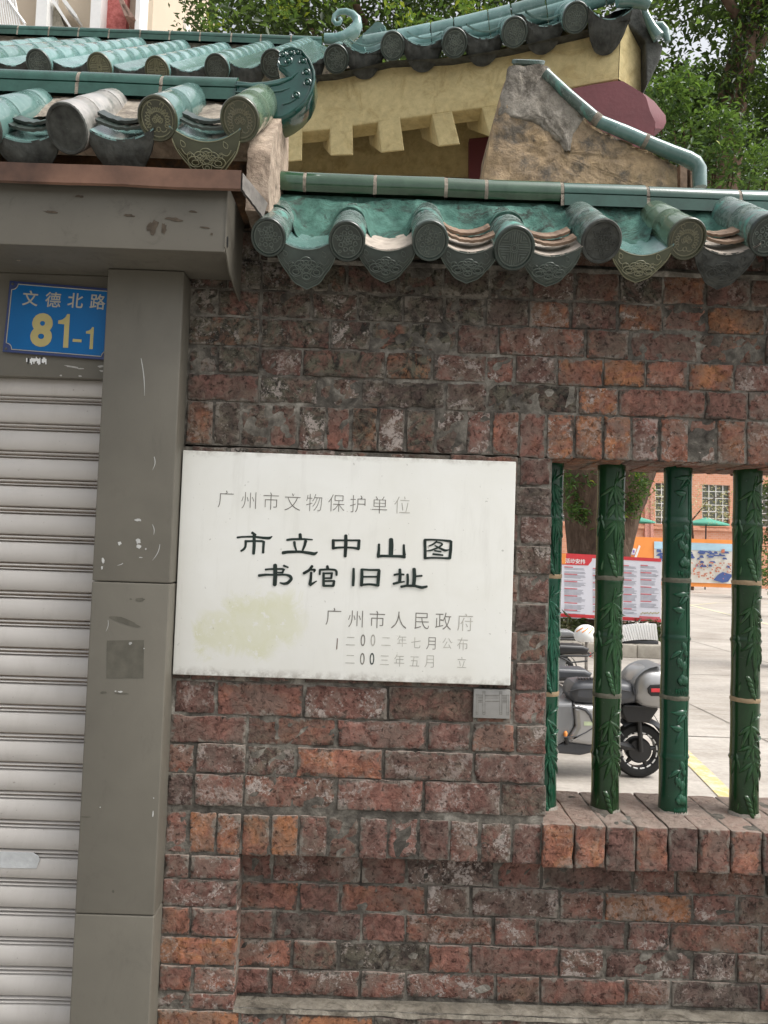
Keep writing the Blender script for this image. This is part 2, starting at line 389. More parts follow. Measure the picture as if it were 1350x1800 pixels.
MT['cement'] = plaster_mat('grey_cement_patch', (.27, .242, .20), (.35, .32, .275), (.13, .115, .095), 16, 1.0, 1.0, .3)
MT['yellow'] = plaster_mat('yellow_limewash', (.51, .42, .215), (.56, .47, .25), (.44, .35, .17), 1.6, .45, .22)
MT['maroon'] = plain('maroon_paint', (.125, .034, .040), .65, .3, 0, .2, 5, .2)
MT['post'] = paint_mat('olive_grey_paint', (.130, .120, .097), .5, .3)
MT['canopy'] = paint_mat('dusty_grey_paint', (.122, .112, .090), .55, .55, False)
MT['flash'] = plain('rusty_brown_sheet', (.125, .066, .042), .5, .4, .1, .6, 5, .2, 30)
MT['sheet'] = plain('dirty_grey_sheet', (.24, .22, .20), .5, .4, .3, .4, 18, .3, 60)
MT['stone'] = plaster_mat('grey_cement_ledge', (.155, .138, .110), (.215, .195, .160), (.085, .074, .058), 9)
MT['silver'] = plain('silver_paint', (.36, .36, .36), .3, .5, .5, .08, 3)
MT['grey_plastic'] = plain('grey_plastic', (.17, .175, .18), .4, .5, 0, .1, 5)
MT['dark_grey'] = plain('dark_grey_plastic', (.055, .058, .065), .4, .5, 0, .1, 5)
MT['black'] = plain('black_plastic', (.012, .012, .013), .45, .5, 0, .2, 5)
MT['rubber'] = plain('black_rubber', (.018, .018, .018), .8, .3, 0, .2, 20)
MT['white'] = plain('white_paint', (.78, .78, .76), .4, .4, 0, .04, 4)
MT['red'] = plain('red_print', (.62, .045, .055), .45, .4, 0, .05, 4)
MT['orange'] = plain('orange_print', (.86, .31, .08), .5, .3, 0, .06, 1)
MT['teal_cloth'] = plain('green_canvas', (.10, .33, .25), .8, .2, 0, .12, 2)
MT['ink'] = plain('black_green_enamel', (.012, .022, .018), .35, .4, 0, .5, 30)
MT['ink_grey'] = plain('faded_grey_ink', (.17, .16, .14), .6, .3, 0, .4, 60)
MT['ink_pale'] = plain('pale_faded_ink', (.40, .385, .34), .6, .3, 0, .3, 60)
MT['blue'] = plain('blue_enamel', (.0, .105, .30), .35, .25, 0, .08, 6)
MT['navy'] = plain('navy_enamel', (.02, .035, .12), .35, .5, 0, .2, 10)
MT['gold'] = plain('gold_lettering', (.42, .355, .15), .5, .3, 0, .06, 20)
MT['cream'] = plain('cream_lettering', (.38, .36, .30), .5, .3, 0, .06, 20)
MT['bark'] = plain('rough_bark', (.095, .062, .042), .95, .15, 0, .5, 6, 1.0, 22)
MT['leaf_dark'] = leaf_mat('dark_leaves', [(0, (.010, .022, .009)), (.5, (.020, .042, .014)), (.85, (.045, .085, .024)), (1, (.16, .24, .04))])
MT['leaf_mid'] = leaf_mat('fresh_leaves', [(0, (.016, .040, .014)), (.55, (.036, .088, .024)), (.85, (.10, .19, .035)), (1, (.33, .37, .03))])
# ================================================================ ground
g = MB(); g.grid([[V(x, y, 0) for x in (-60, -20, -6, 0, 6, 20, 60)] for y in (.42, 3, 8, 16, 30, 45, 80)])
tag(g.build('plaza_paving', concrete_mat('plaza_concrete', (.27, .240, .205), (.49, .455, .41))), kind='structure')
g = MB(); g.grid([[V(x, y, -.004) for x in (-60, -6, 0, 6, 60)] for y in (-40, -6, -2, .42)])
tag(g.build('street_pavement', concrete_mat('pavement_stone', (.20, .19, .17), (.30, .285, .26), 2)), kind='structure')

# ================================================================ brick wall
def nz(p, s, k=0): return noise.noise(Vector((p[0]*s+k*7.3, p[1]*s+k*3.1, p[2]*s+k*1.7)))
def rb_coords(a, b, step, r):
    L = b-a; r = min(r, L*.4)
    n = max(2, int(round((L-2*r)/step)))
    return [a, a+r*.4, a+r] + [a+r+(L-2*r)*k/n for k in range(1, n)] + [b-r, b-r*.4, b]
def rbrick(mb, lo, hi, tint, faces='FLRTB', r=.0038, amp=.0022, step=.013, k=0):
    lo = Vector(lo); hi = Vector(hi); mb.tint = tint; t_start = len(mb.v)
    X = rb_coords(lo.x, hi.x, step, r); Z = rb_coords(lo.z, hi.z, step, r); Y = rb_coords(lo.y, hi.y, step*2, r)
    if 'D' not in faces: Y = [lo.y, lo.y+r*.4, lo.y+r, hi.y]
    il = lo+Vector((r, r, r)); ih = hi-Vector((r, r, r))
    def fx(p):
        p = Vector(p)
        q = Vector((min(max(p.x, il.x), ih.x), min(max(p.y, il.y), ih.y), min(max(p.z, il.z), ih.z)))
        d = p-q; e = p
        if d.length > 1e-9: e = q+d.normalized()*r
        b = p
        big = noise.fractal(Vector((b.x*9+k, b.y*9, b.z*9)), 1.0, 2.0, 3)
        n1 = nz(b, 34, k); n2 = nz(b, 90, 3)
        edge = 1.0 if (d.x or d.z) else .55
        chip = max(0, nz(b, 26, k+5)-.28)*.020*(1 if (abs(d.x)+abs(d.z)) > 1e-6 else .15)
        e.y += amp*(n1*.9+n2*.6+big*.5)+chip
        e.x += (nz(b, 22, k+1)*.0026+n2*.0012)*edge - math.copysign(chip*.5, b.x-(lo.x+hi.x)/2)
        e.z += (nz(b, 22, k+2)*.0026+n1*.0012)*edge - math.copysign(chip*.5, b.z-(lo.z+hi.z)/2)
        return e
    if 'F' in faces: mb.grid([[fx((x, lo.y, z)) for x in X] for z in Z])
    if 'L' in faces: mb.grid([[fx((lo.x, y, z)) for y in Y] for z in Z])
    if 'R' in faces: mb.grid([[fx((hi.x, y, z)) for y in Y] for z in Z])
    if 'T' in faces: mb.grid([[fx((x, y, hi.z)) for x in X] for y in Y])
    if 'B' in faces: mb.grid([[fx((x, y, lo.z)) for x in X] for y in Y])
    for i in range(t_start, len(mb.v)):
        v = mb.v[i]; d = min(v[0]-lo.x, hi.x-v[0], v[2]-lo.z, hi.z-v[2])
        if 'D' in faces: d = min(d, .03) if v[1] < lo.y+.02 else .02
        mb.t[i] = (tint[0], tint[1], tint[2], 1-min(1, max(0, d/.022)))

JX = at(966, 1120, 0).x                     # jamb of the latticed opening
SLOPE = math.tan(ROLL)
def zrow(py, y0=0.0): return at(700, py, y0 if y0 > .01 else 0).z
def xat(px, py, y0=0.0): return at(px, py+(px-700)*.031, y0 if y0 > .01 else 0).x
def tint_for(x, z, soldier=False, right=0):
    h = rnd.gauss(.47, .24); lime = rnd.gauss(.5, .38); gr = .05+max(0, rnd.gauss(.05, .38))
    pn = nz((x, 0, z), 2.6, 3); gr += .5*max(0, pn); h += .12*nz((x, 2, z), 3.1, 5)
    if rnd.random() < .12: gr += .5
    tl = min(1, max(0, (z-1.35)/.6))*min(1, max(0, (.35-x)/.8))          # sooty corner beside the gate
    gr += .66*tl*rnd.uniform(.35, 1.25) + .30*min(1, max(0, (z-2.02)/.2))
    if z < 1.25: h += .06; gr *= .75
    if z < .85 and x < -.36: h += .28; gr *= .4
    if z > 1.85 and x > .42: h += .26; gr *= .7
    if rnd.random() < .05: h += .22
    if rnd.random() < .10: lime += .35
    return (min(1, max(0, h)), min(1, max(0, lime)), min(1, gr))
wall = thing('brick_wall', 'old sooty red brick wall carrying the green tile coping, with latticed opening and recessed panel', 'wall', V(.4, .14, 0))
bk = MB()
XL, XR = -.545, 1.75
GAP = .0022
def row(py0, py1, joints, y0=0.0, xmin=None, xmax=None, soldier=False, depth=.035, faces='FLRTB'):
    z1, z0 = zrow(py0, y0), zrow(py1, y0); pm = (py0+py1)/2
    xs = [xat(j, pm, y0) for j in joints]
    # carry the bond on past the frame
    alt = [.118, .118] if soldier else [.245, .122]
    if soldier: alt = [.078, .080]
    i = 0
    lim = XR if xmax is None else xmax
    while xs[-1] < lim-.03: xs.append(xs[-1]+alt[i % 2]); i += 1
    lim0 = XL if xmin is None else xmin
    while xs[0] > lim0+.03: xs.insert(0, xs[0]-alt[i % 2]); i += 1
    if xmin is not None: xs = [xmin]+[x for x in xs if x > xmin+.03]
    if xmax is not None: xs = [x for x in xs if x < xmax-.03]+[xmax]
    for a, b in zip(xs[:-1], xs[1:]):
        if b < lim0+.02: continue
        a = max(a, lim0)
        t = tint_for((a+b)/2, (z0+z1)/2, soldier)
        jy = rnd.uniform(-.0035, .0035); g1, g2 = rnd.uniform(.0015, .0045), rnd.uniform(.0015, .0045)
        dz = rnd.uniform(-.002, .002)
        rbrick(bk, (a+g1, y0+jy, z0+GAP+dz), (b-g2, y0+depth, z1-GAP+dz), t, faces, k=rnd.uniform(0, 50))
row(466, 518, [330, 400, 460, 535, 610, 700, 780, 860, 935, 1010, 1090, 1165, 1240, 1320])
row(414, 466, [330, 383, 457, 547, 630, 708, 781, 854, 930, 1004, 1086, 1166, 1244, 1345])
row(518, 566, [333, 383, 457, 547, 630, 708, 781, 854, 930, 1004, 1086, 1166, 1244, 1345])
row(566, 618, [330, 457, 580, 651, 804, 876, 1030, 1107, 1228, 1345])
row(618, 667, [330, 383, 457, 532, 678, 760, 855, 905, 980, 1060, 1135, 1210, 1290])
row(667, 717, [328, 457, 560, 635, 784, 856, 1017, 1088, 1240, 1315])
# rowlock course over plaque (left of the lintel)
row(717, 795, [327, 375, 423, 474, 524, 572, 617, 665, 713, 766, 819, 864, 912], soldier=True, xmax=xat(912, 756))
# rows beside and behind the plaque
pys = [795+(1207-795)/8*i for i in range(9)]
for i in range(8):
    if i % 2: js = [335, 460, 535, 660, 735, 860, 905]
    else: js = [335, 400, 520, 590, 715, 790, 912]
    row(pys[i], pys[i+1], js, xmax=JX+rnd.uniform(-.006, .006))
low = [(1207, 1267, [306, 380, 533, 682, 835, 900]), (1267, 1318, [290, 433, 591, 751, 829, 907]), (1318, 1371, [290, 343, 433, 520, 673, 833]), (1371, 1429, [288, 340, 428, 591, 744, 880])]
for a, b, js in low: row(a, b, js, xmax=JX+rnd.uniform(-.006, .006))
row(1439, 1513, [285, 330, 380, 424, 475, 524, 575, 631, 682, 735, 791, 842, 900], soldier=True, xmax=xat(952, 1470))
PX = xat(419, 1620); PY = .060            # recessed panel
for a, b, js in [(1500, 1556, [480, 635, 713, 871, 951, 1113, 1188, 1348]), (1556, 1607, [525, 598, 749, 827, 983, 1062, 1217, 1297]),
                 (1607, 1658, [480, 635, 713, 867, 944, 1102, 1178, 1337]), (1658, 1709, [513, 593, 751, 827, 982, 1062, 1217, 1295]),
                 (1709, 1756, [475, 633, 713, 871, 949, 1100, 1180, 1335])]:
    pm = (a+b)/2
    row(a, b, js, y0=PY, xmin=PX-.02, depth=.03)
for a, b, js in [(1513, 1556, [275, 333]), (1556, 1607, [272]), (1607, 1658, [270, 334]), (1658, 1709, [268]), (1709, 1756, [265, 338]), (1757, 1788, [262, 330])]:
    z = [xat(j, (a+b)/2) for j in js]
    row(a, b, js, xmax=PX, depth=.075)
for i, (a, b) in enumerate([(1787, 1838), (1838, 1889), (1889, 1940), (1940, 1992)]):
    row(a, b, [265, 340, 500, 575, 730, 805, 960, 1040, 1190] if i % 2 else [265, 420, 500, 655, 730, 885, 960, 1115, 1190])
for o_ in [bk.build('brickwork', MT['brick'], wall, tint=True, angle=None)]: pass
# rowlock sill of the opening
sill = MB()
zs1, zs0 = at(1150, 1456, -.012).z, at(1150, 1532, -.012).z
xs = [at(j, 1490+(j-1150)*.03, -.01).x for j in (953, 1010, 1065, 1118, 1175, 1228, 1285, 1340, 1395)]
while xs[-1] < XR: xs.append(xs[-1]+.083)
for a, b in zip(xs[:-1], xs[1:]):
    t = tint_for((a+b)/2, .8); t = (min(1, t[0]+.10), t[1]*.6, t[2]*.35)
    rbrick(sill, (a+.0018, -.012+rnd.uniform(-.003, .003), zs0+rnd.uniform(-.003, .003)), (b-.0018, .285, zs1+rnd.uniform(-.002, .002)), t, 'FLRTBD', k=rnd.uniform(0, 50))
sill.build('window_sill', MT['brick'], wall, tint=True, angle=None)
zt = zs1; zl = at(1150, 813, 0).z
lin = MB()
xs = [xat(j, 765) for j in (912, 960, 1010, 1060, 1110, 1160, 1212, 1260, 1312, 1360)]
while xs[-1] < XR: xs.append(xs[-1]+.078)
for a, b in zip(xs[:-1], xs[1:]):
    t = tint_for((a+b)/2, 1.9); t = (min(1, t[0]+.12), min(1, t[1]+.25), t[2]*.7)
    rbrick(lin, (a+.003, rnd.uniform(-.003, .003), zl+rnd.uniform(0, .004)), (b-.003, .27, zrow(719)), t, 'FLRTBD', k=rnd.uniform(0, 50))
lin.build('lintel', MT['brick'], wall, tint=True, angle=None)
# mortar core: front sheets set back behind the brick faces
mo = MB()
def msheet(x0, x1, z0, z1, y, st=.016, amp=.0035):
    nx = max(2, int((x1-x0)/st)); nzv = max(2, int((z1-z0)/st))
    mo.grid([[V(x0+(x1-x0)*i/nx, y+amp*nz((x0+(x1-x0)*i/nx, 0, z0+(z1-z0)*j/nzv), 40), z0+(z1-z0)*j/nzv) for i in range(nx+1)] for j in range(nzv+1)])
ZT = zrow(414)
MY = .0034
msheet(XL, JX-.004, zrow(1513)+.004, zl, MY); msheet(XL, XR, zl+.006, ZT, MY)
msheet(XL, PX-.006, 0, zrow(1513)+.004, MY); msheet(PX-.006, XR, zrow(1760, PY)-.01, zrow(1513)+.03, PY+.004); msheet(PX-.006, XR, 0, zrow(1780), MY)
mo.box((XL, .02, zl+.006), (XR, .272, ZT)); mo.box((XL, .02, zt-.02), (JX-.008, .272, zl+.006)); mo.box((XL, PY+.012, 0), (XR, .272, zs0+.004)); mo.box((XL,.02,zs0+.004),(JX-.008,.27,zt-.02))
mo.box((JX-.008, .004, zs0+.006), (XR, .27, zt-.0025))
mo.build('mortar', MT['mortar'], wall, angle=None)
# sloping stone ledge under the recessed panel
ld = MB(); n = 150
rows_ = [[], [], [], [], []]
zl0 = zrow(1787); zl1 = at(700, 1754, PY+.02).z-.006
for i in range(n+1):
    x = PX-.004+(XR-PX)*i/n; w1 = nz((x, 0, 0), 9)*.006+nz((x, 2, 0), 40)*.002; w2 = nz((x, 0, 5), 12)*.005
    rows_[0].append(V(x, .03, zl0-.004+w2)); rows_[1].append(V(x, -.004+w2*.4, zl0+w2)); rows_[2].append(V(x, .003+w1, zl0+.007+w1)); rows_[3].append(V(x, .03+w2, zl0+.009+w1*.6)); rows_[4].append(V(x, PY+.02, zl1+.006))
ld.grid(rows_); tag(ld.build('stone_ledge', MT['stone'], wall), 'sloping grey cement ledge')

# ================================================================ text helpers
def text_polys(ch, offset=0.0, space=1.0):
    c = bpy.data.curves.new('t', 'FONT'); c.body = ch; c.offset = offset; c.space_character = space; c.resolution_u = 4
    o = bpy.data.objects.new('t', c); S.collection.objects.link(o)
    dg = bpy.context.evaluated_depsgraph_get()
    me = bpy.data.meshes.new_from_object(o.evaluated_get(dg))
    vs = [(v.co.x, v.co.y) for v in me.vertices]; fs = [tuple(p.vertices) for p in me.polygons]
    bpy.data.objects.remove(o); bpy.data.curves.remove(c); bpy.data.meshes.remove(me)
    return vs, fs
def put_text(mb, ch, centre, right, up, height, offset=0.0, wscale=1.0, space=1.0):
    """centre the glyphs' box on a point; height = box height in metres"""
    vs, fs = text_polys(ch, offset, space)
    if not vs: return
    x0, x1 = min(v[0] for v in vs), max(v[0] for v in vs); y0, y1 = min(v[1] for v in vs), max(v[1] for v in vs)
    k = height/.9 if ord(ch[0]) > 0x2E80 else height/max(1e-6, y1-y0)
    mb.add([Vector(centre)+right*((v[0]-(x0+x1)/2)*k*wscale)+up*((v[1]-(y0+y1)/2)*k) for v in vs], fs)
def ribbon(mb, pts, nrm):
    """brush stroke: pts = [(Vector, width)], round ends"""
    P = []
    for i in range(len(pts)-1):
        (a, wa), (b, wb) = pts[i], pts[i+1]
        for k in range(5): P.append((a.lerp(b, k/5), wa+(wb-wa)*k/5))
    P.append(pts[-1])
    for _ in range(2):
        Q = [P[0]]
        for i in range(1, len(P)-1): Q.append(((P[i-1][0]+P[i][0]*2+P[i+1][0])/4, (P[i-1][1]+P[i][1]*2+P[i+1][1])/4))
        Q.append(P[-1]); P = Q
    L, Rr = [], []
    for i, (p, w_) in enumerate(P):
        t = (P[min(i+1, len(P)-1)][0]-P[max(i-1, 0)][0]).normalized(); sd_ = nrm.cross(t)
        L.append(p+sd_*w_/2); Rr.append(p-sd_*w_/2)
    mb.grid([L, Rr])
    for (p, w_), q in ((P[0], P[1][0]), (P[-1], P[-2][0])):
        t = (p-q).normalized(); sd_ = nrm.cross(t)
        fan = [p+nrm*-.00002+(sd_*math.cos(math.pi*k/8)+t*math.sin(math.pi*k/8)*.7)*w_/2 for k in range(9)]
        mb.add(fan, [tuple(range(9))])

# ================================================================ marble plaque
PXL, PZT, PYF = -.5373, 1.8444, -.020
pl = thing('stone_plaque', 'white marble plaque with dark green engraved characters, fixed on the brick wall', 'plaque', V(PXL+.45, 0, PZT-.3))
mb = MB(); mb.rbox((PXL, PYF, PZT-.6), (PXL+.9, .006, PZT), .003, 2)
mb.build('marble_slab', MT['marble'], pl)
XV, ZV = V(1, 0, 0), V(0, 0, 1)
YT = PYF-.0006
def line(name, chars, xs_, ys_, sc, ox, oy, hpx, offs, fade, wsc=.92):
    mb = MB()
    for ch, x, y, f, h in zip(chars, xs_, ys_, fade, hpx):
        mb.mi = f
        if ch == ' ': continue
        put_text(mb, ch, at(ox+x/sc, oy+y/sc, YT), XV, ZV, h/sc/ppm(YT), offs if ch != '0' else 0.0, wsc if ch != '0' else .62)
    return mb.build(name, [MT['ink'], MT['ink_grey'], MT['ink_pale']], pl, smooth=False)
line('inscription', '广州市文物保护单位', [98, 245, 388, 527, 665, 808, 945, 1085, 1230], [100, 108, 112, 118, 122, 125, 130, 137, 138], 3.649, 370, 850, [112]*9, -.017, [1, 1, 1, 1, 1, 1, 1, 1, 2])
line('inscription', '广州市人民政府', [122, 302, 480, 657, 845, 1020, 1200], [110, 130, 135, 140, 147, 148, 158], 4.655, 560, 1060, [140]*7, -.013, [1, 1, 1, 1, 1, 1, 2])
line('inscription', '二00二年七月公布', [262, 363, 445, 552, 682, 797, 920, 1052, 1178], [312, 305, 305, 315, 310, 325, 330, 330, 335], 4.655, 560, 1060, [92, 95, 95, 92, 92, 92, 105, 92, 105], -.015, [2, 1, 2, 2, 2, 2, 1, 2, 2], .85)
line('inscription', '二00三年五月立', [258, 358, 437, 540, 660, 785, 905, 1172], [460, 457, 457, 468, 470, 478, 478, 485], 4.655, 560, 1060, [92, 96, 96, 92, 100, 95, 105, 92], -.015, [2, 1, 0, 2, 2, 2, 2, 2], .85)
A_, B_ = 0.0, 1165.8
STROKES = [
 # line 1, first block (crop origin 405) ; second block shifted by B_
 (A_, [(235,70,30),(270,95,28)]), (A_, [(75,122,24),(120,115,20),(250,112,22),(350,125,28),(420,130,34),(450,110,12)]),
 (A_, [(160,162,26),(250,160,22),(340,160,24),(362,172,30)]), (A_, [(360,168,30),(355,230,28),(353,285,28)]), (A_, [(166,165,28),(163,220,26),(145,248,26),(115,267,22)]), (A_, [(255,95,32),(257,200,38),(250,296,32)]),
 (A_, [(752,88,36),(755,130,36)]), (A_, [(610,148,24),(660,140,26),(800,138,22),(885,145,14)]), (A_, [(690,170,30),(695,215,26),(710,258,18)]), (A_, [(812,160,34),(800,210,30),(780,258,22)]), (A_, [(565,287,36),(620,277,32),(750,274,28),(850,288,34),(905,300,38),(938,280,14)]),
 (A_, [(1109,150,34),(1110,240,34)]), (A_, [(1102,152,24),(1245,152,20),(1376,152,22)]), (A_, [(1388,152,34),(1382,240,34)]), (A_, [(1105,238,30),(1160,230,24),(1245,228,20),(1330,232,24),(1385,244,30)]), (A_, [(1245,100,36),(1245,200,40),(1238,325,34)]),
 (B_, [(437,195,26),(437,250,28),(430,310,36)]), (B_, [(567,142,46),(570,200,52),(565,310,50)]), (B_, [(705,202,24),(705,250,28),(710,310,38)]), (B_, [(425,325,36),(470,320,28),(570,322,28),(660,324,30),(715,330,36)]),
 (B_, [(932,150,34),(935,250,32),(935,345,34)]), (B_, [(930,147,24),(1000,144,20),(1120,150,20),(1210,163,30)]), (B_, [(1215,165,30),(1210,260,34),(1200,345,34)]), (B_, [(930,345,26),(1000,340,20),(1100,342,20),(1200,346,26)]),
 (B_, [(1060,165,20),(1020,195,20),(975,214,14)]), (B_, [(1065,172,16),(1110,182,18),(1122,198,20),(1080,228,18),(1000,260,20),(955,266,14)]), (B_, [(1040,208,14),(1090,235,22),(1150,264,28),(1190,254,12)]), (B_, [(1038,264,18),(1105,275,18)]), (B_, [(1020,300,22),(1125,312,20)]),
 (A_, [(378,468,22),(420,462,20),(560,460,22),(580,470,24)]), (A_, [(575,465,24),(566,492,22)]), (A_, [(510,500,16),(568,500,20)]), (A_, [(307,532,30),(380,522,26),(480,525,20),(600,522,22),(645,538,34),(660,570,34),(620,612,34),(580,622,28),(535,610,16)]), (A_, [(482,420,44),(485,520,46),(478,632,44)]), (A_, [(575,425,24),(622,444,18)]),
 (A_, [(882,430,30),(850,475,30),(790,508,30)]), (A_, [(860,470,18),(915,468,28),(902,492,18)]), (A_, [(870,500,26),(868,560,28),(858,625,36)]), (A_, [(860,632,34),(890,615,22),(930,592,12)]), (A_, [(1045,430,28),(1050,460,34)]), (A_, [(965,470,24),(1050,465,22),(1130,470,24),(1145,490,28),(1145,528,24)]), (A_, [(966,472,26),(963,520,22)]),
 (A_, [(1005,505,28),(1005,640,30)]), (A_, [(1000,509,20),(1100,507,22)]), (A_, [(1094,508,28),(1088,562,24)]), (A_, [(1010,560,20),(1090,560,20)]), (A_, [(1010,592,20),(1120,590,22)]), (A_, [(1119,592,28),(1110,640,30)]), (A_, [(1005,642,26),(1112,643,24)]),
 (B_, [(163,458,26),(163,550,32),(158,638,30)]), (B_, [(252,467,32),(253,550,36),(248,638,36)]), (B_, [(250,466,24),(340,472,22),(440,472,26)]), (B_, [(438,478,34),(430,560,38),(425,640,36)]), (B_, [(260,545,22),(425,545,20)]), (B_, [(250,632,28),(340,625,24),(425,638,30)]),
 (B_, [(602,525,24),(640,516,22),(705,522,22)]), (B_, [(662,467,32),(665,540,34),(660,600,36)]), (B_, [(592,621,26),(640,608,26),(710,598,16)]), (B_, [(745,520,28),(748,580,30),(745,630,28)]), (B_, [(815,462,40),(820,540,42),(812,636,40)]), (B_, [(835,540,20),(900,535,22)]), (B_, [(675,653,28),(730,642,26),(820,642,28),(900,663,34),(955,650,24)])]
mb = MB(); q = 6.136
for i, (dx, st) in enumerate(STROKES):
    if i == 29: tag(mb.build('inscription', MT['ink'], pl, smooth=False), 'large bold clerical script'); mb = MB()
    ribbon(mb, [(at(405+(x+dx)/q, 925+y/q, YT-.00004*i), w_/q/ppm(YT)*.98) for x, y, w_ in st], V(0, -1, 0))
tag(mb.build('inscription', MT['ink'], pl, smooth=False), 'large bold clerical script')
# rust stain mark
mb = MB(); mb.slab([at(592.4, 1122, YT), at(593.8, 1122, YT), at(592.8, 1141, YT), at(591, 1142, YT)], V(0, .0004, 0)); mb.build('rust_mark', MT['flash'], pl)

# small metal plate under the plaque
a = at(833, 1211, -.012); b = at(896, 1264, -.012)
mp = thing('metal_plate', 'small square grey metal plate with a line drawn gateway, below the plaque corner', 'plate', V((a.x+b.x)/2, 0, (a.z+b.z)/2))
mb = MB(); mb.rbox((a.x, -.012, b.z), (b.x, .004, a.z), .0015); mb.build('plate', plain('brushed_grey_metal', (.26, .255, .24), .45, .5, .2, .1, 30), mp)
mb = MB(); yy = -.0125
def pz(x, z): return at(820+x/15, 1200+z/15, yy)
def bar(x0, z0, x1, z1):
    mb.slab([pz(x0, z0), pz(x1, z0), pz(x1, z1), pz(x0, z1)], V(0, .0003, 0))
for x in (255, 300, 425, 485, 870, 930, 1060, 1115): bar(x, 300 if x in (255, 300, 1060, 1115) else 225, x+9, 830)
for x0, x1, z in ((425, 495, 225), (425, 495, 262), (425, 495, 775), (425, 495, 828), (870, 940, 240), (870, 940, 275), (870, 940, 785), (870, 940, 835), (235, 425, 320), (925, 1130, 330), (495, 870, 325), (495, 870, 345), (495, 870, 400), (495, 870, 482), (495, 870, 492), (245, 310, 775), (245, 310, 828), (1050, 1125, 790), (1050, 1125, 842), (305, 425, 395), (935, 1060, 400), (305, 425, 470), (935, 1060, 480), (305, 425, 515), (935, 1060, 525)):
    bar(x0, z, x1, z+10)
for x in (340, 375, 405, 970, 1005, 1035): bar(x, 340, x+6, 515)
mb.build('line_drawing', MT['ink_grey'], mp, smooth=False)
# ================================================================ gate post, header, shutter, canopy
YP = -.075
xp0 = (at(190, 470, YP).x+at(121, 1800, YP).x)/2; xp1 = (at(322, 480, YP).x+at(264, 1800, YP).x)/2
zc = at(250, 472, YP).z                     # underside of the canopy box
fr = thing('gate_post', 'olive grey sheet metal post with scratches and pale paint chips between shutter and brick wall', 'post', V((xp0+xp1)/2, -.02, 0))
mb = MB(); zj = [0, at(195, 1608, YP).z, at(240, 1024, YP).z, zc-.002]
for a, b in zip(zj[:-1], zj[1:]): mb.rbox((xp0, YP, a+.0009), (xp1, .03, b-.0009), .004, 2)
mb.build('cladding', MT['post'], fr)
def yv(y): return V(0, y, 0)
def blot(mb, px, py, w_, h, y, k=0, n=14, j=.35, rot=0):
    c = at(px, py, y); P = []
    for i in range(n):
        t = 2*math.pi*i/n; r_ = 1+j*noise.noise(Vector((math.cos(t)*1.7+k*5, math.sin(t)*1.7, k)))*1.6
        u, v_ = math.cos(t)*r_*w_/2, math.sin(t)*r_*h/2
        P.append(c+XV*((u*math.cos(rot)-v_*math.sin(rot))/ppm(y))+ZV*((u*math.sin(rot)+v_*math.cos(rot))/ppm(y)))
    mb.slab(P, V(0, .0006, 0))
mb = MB(); ys = YP-.0006
for i, (x, y, a, b, ro) in enumerate([(243, 914, 13, 4, 0), (243, 951, 8, 9, 0), (244, 961, 7, 8, .5), (210, 955, 6, 7, 0), (181, 985, 4, 11, .2), (179, 998, 3, 6, 0), (247, 980, 7, 1.5, 0), (256, 965, 3, 3, 0), (203, 1215, 3, 2, 0), (211, 1216, 8, 3, 0), (229, 1131, 6, 4, .6), (253, 1140, 2, 2, 0), (176, 1419, 2, 2, 0), (270, 1403, 2, 2, 0), (269, 1430, 2, 12, 0)]):
    blot(mb, x, y, a, b, ys, i, rot=ro)
def scratch(px0, py0, px1, py1, wpx, bend=2):
    P = []
    for k in range(9):
        t = k/8; P.append((at(px0+(px1-px0)*t+bend*math.sin(math.pi*t), py0+(py1-py0)*t, ys), wpx/ppm(YP)*(.25+.75*math.sin(math.pi*min(1, t*.8+.2)))))
    ribbon(mb, P, V(0, -1, 0))
scratch(248, 630, 254, 696, 1.6); scratch(271, 803, 268, 826, 1.5, 3); scratch(268, 922, 270, 940, 1.4); scratch(281, 957, 268, 985, 1.3, 3); scratch(190, 1090, 186, 1110, .9); scratch(216, 990, 206, 994, 1.2)
mb.build('paint_chips', MT['sheet'] if False else plain('bare_zinc', (.42, .42, .40), .6, .3, 0, .2, 40), fr, smooth=False)
mb = MB()
c = [at(188, 1126, ys), at(253, 1125, ys), at(252, 1192, ys), at(187, 1192, ys)]
mb.slab(c, V(0, .0006, 0)); 
for i, (x, y, a, b, ro) in enumerate([(219, 1092, 56, 9, -.28), (245, 1054, 16, 6, .1), (230, 1053, 4, 2, 0), (182, 1217, 11, 4, 0), (214, 1219, 22, 2, 0), (199, 1567, 4, 4, 0), (150, 1436, 20, 2, 0)]): blot(mb, x, y, a, b, ys, i+30, rot=ro)
mb.build('sticker_residue', plain('glue_residue', (.092, .086, .068), .7, .3, 0, .2, 30), fr, smooth=False)  # slightly darker glue left where stickers were peeled off

# header panel behind the number plate
hd = thing('header_panel', 'dark olive metal panel over the roller shutter, behind the blue number plate', 'panel', V(-.95, .0, at(90, 662, -.01).z))
zh0 = at(90, 664, -.01).z
mb = MB(); mb.rbox((-1.45, -.012, zh0), (xp0-.0, .03, zc-.002), .003); mb.box((-1.45, -.020, at(90, 478, -.02).z), (xp0, -.012, zc-.002))
mb.build('panel_sheet', MT['post'], hd)
mb = MB()
for i, (x, y, a, b, ro) in enumerate([(128, 645, 26, 3, -.15), (142, 648, 10, 2, 0), (178, 644, 12, 4, .2), (180, 652, 12, 3, 0), (107, 660, 4, 3, 0), (141, 661, 7, 2, 0)]): blot(mb, x, y, a, b, -.0130, i+60, rot=ro)
mb.build('paint_chips', plain('bare_zinc_chips', (.36, .35, .32), .6, .3, 0, .3, 40), hd, smooth=False)
st_ = MB(); rr = random.Random(3)
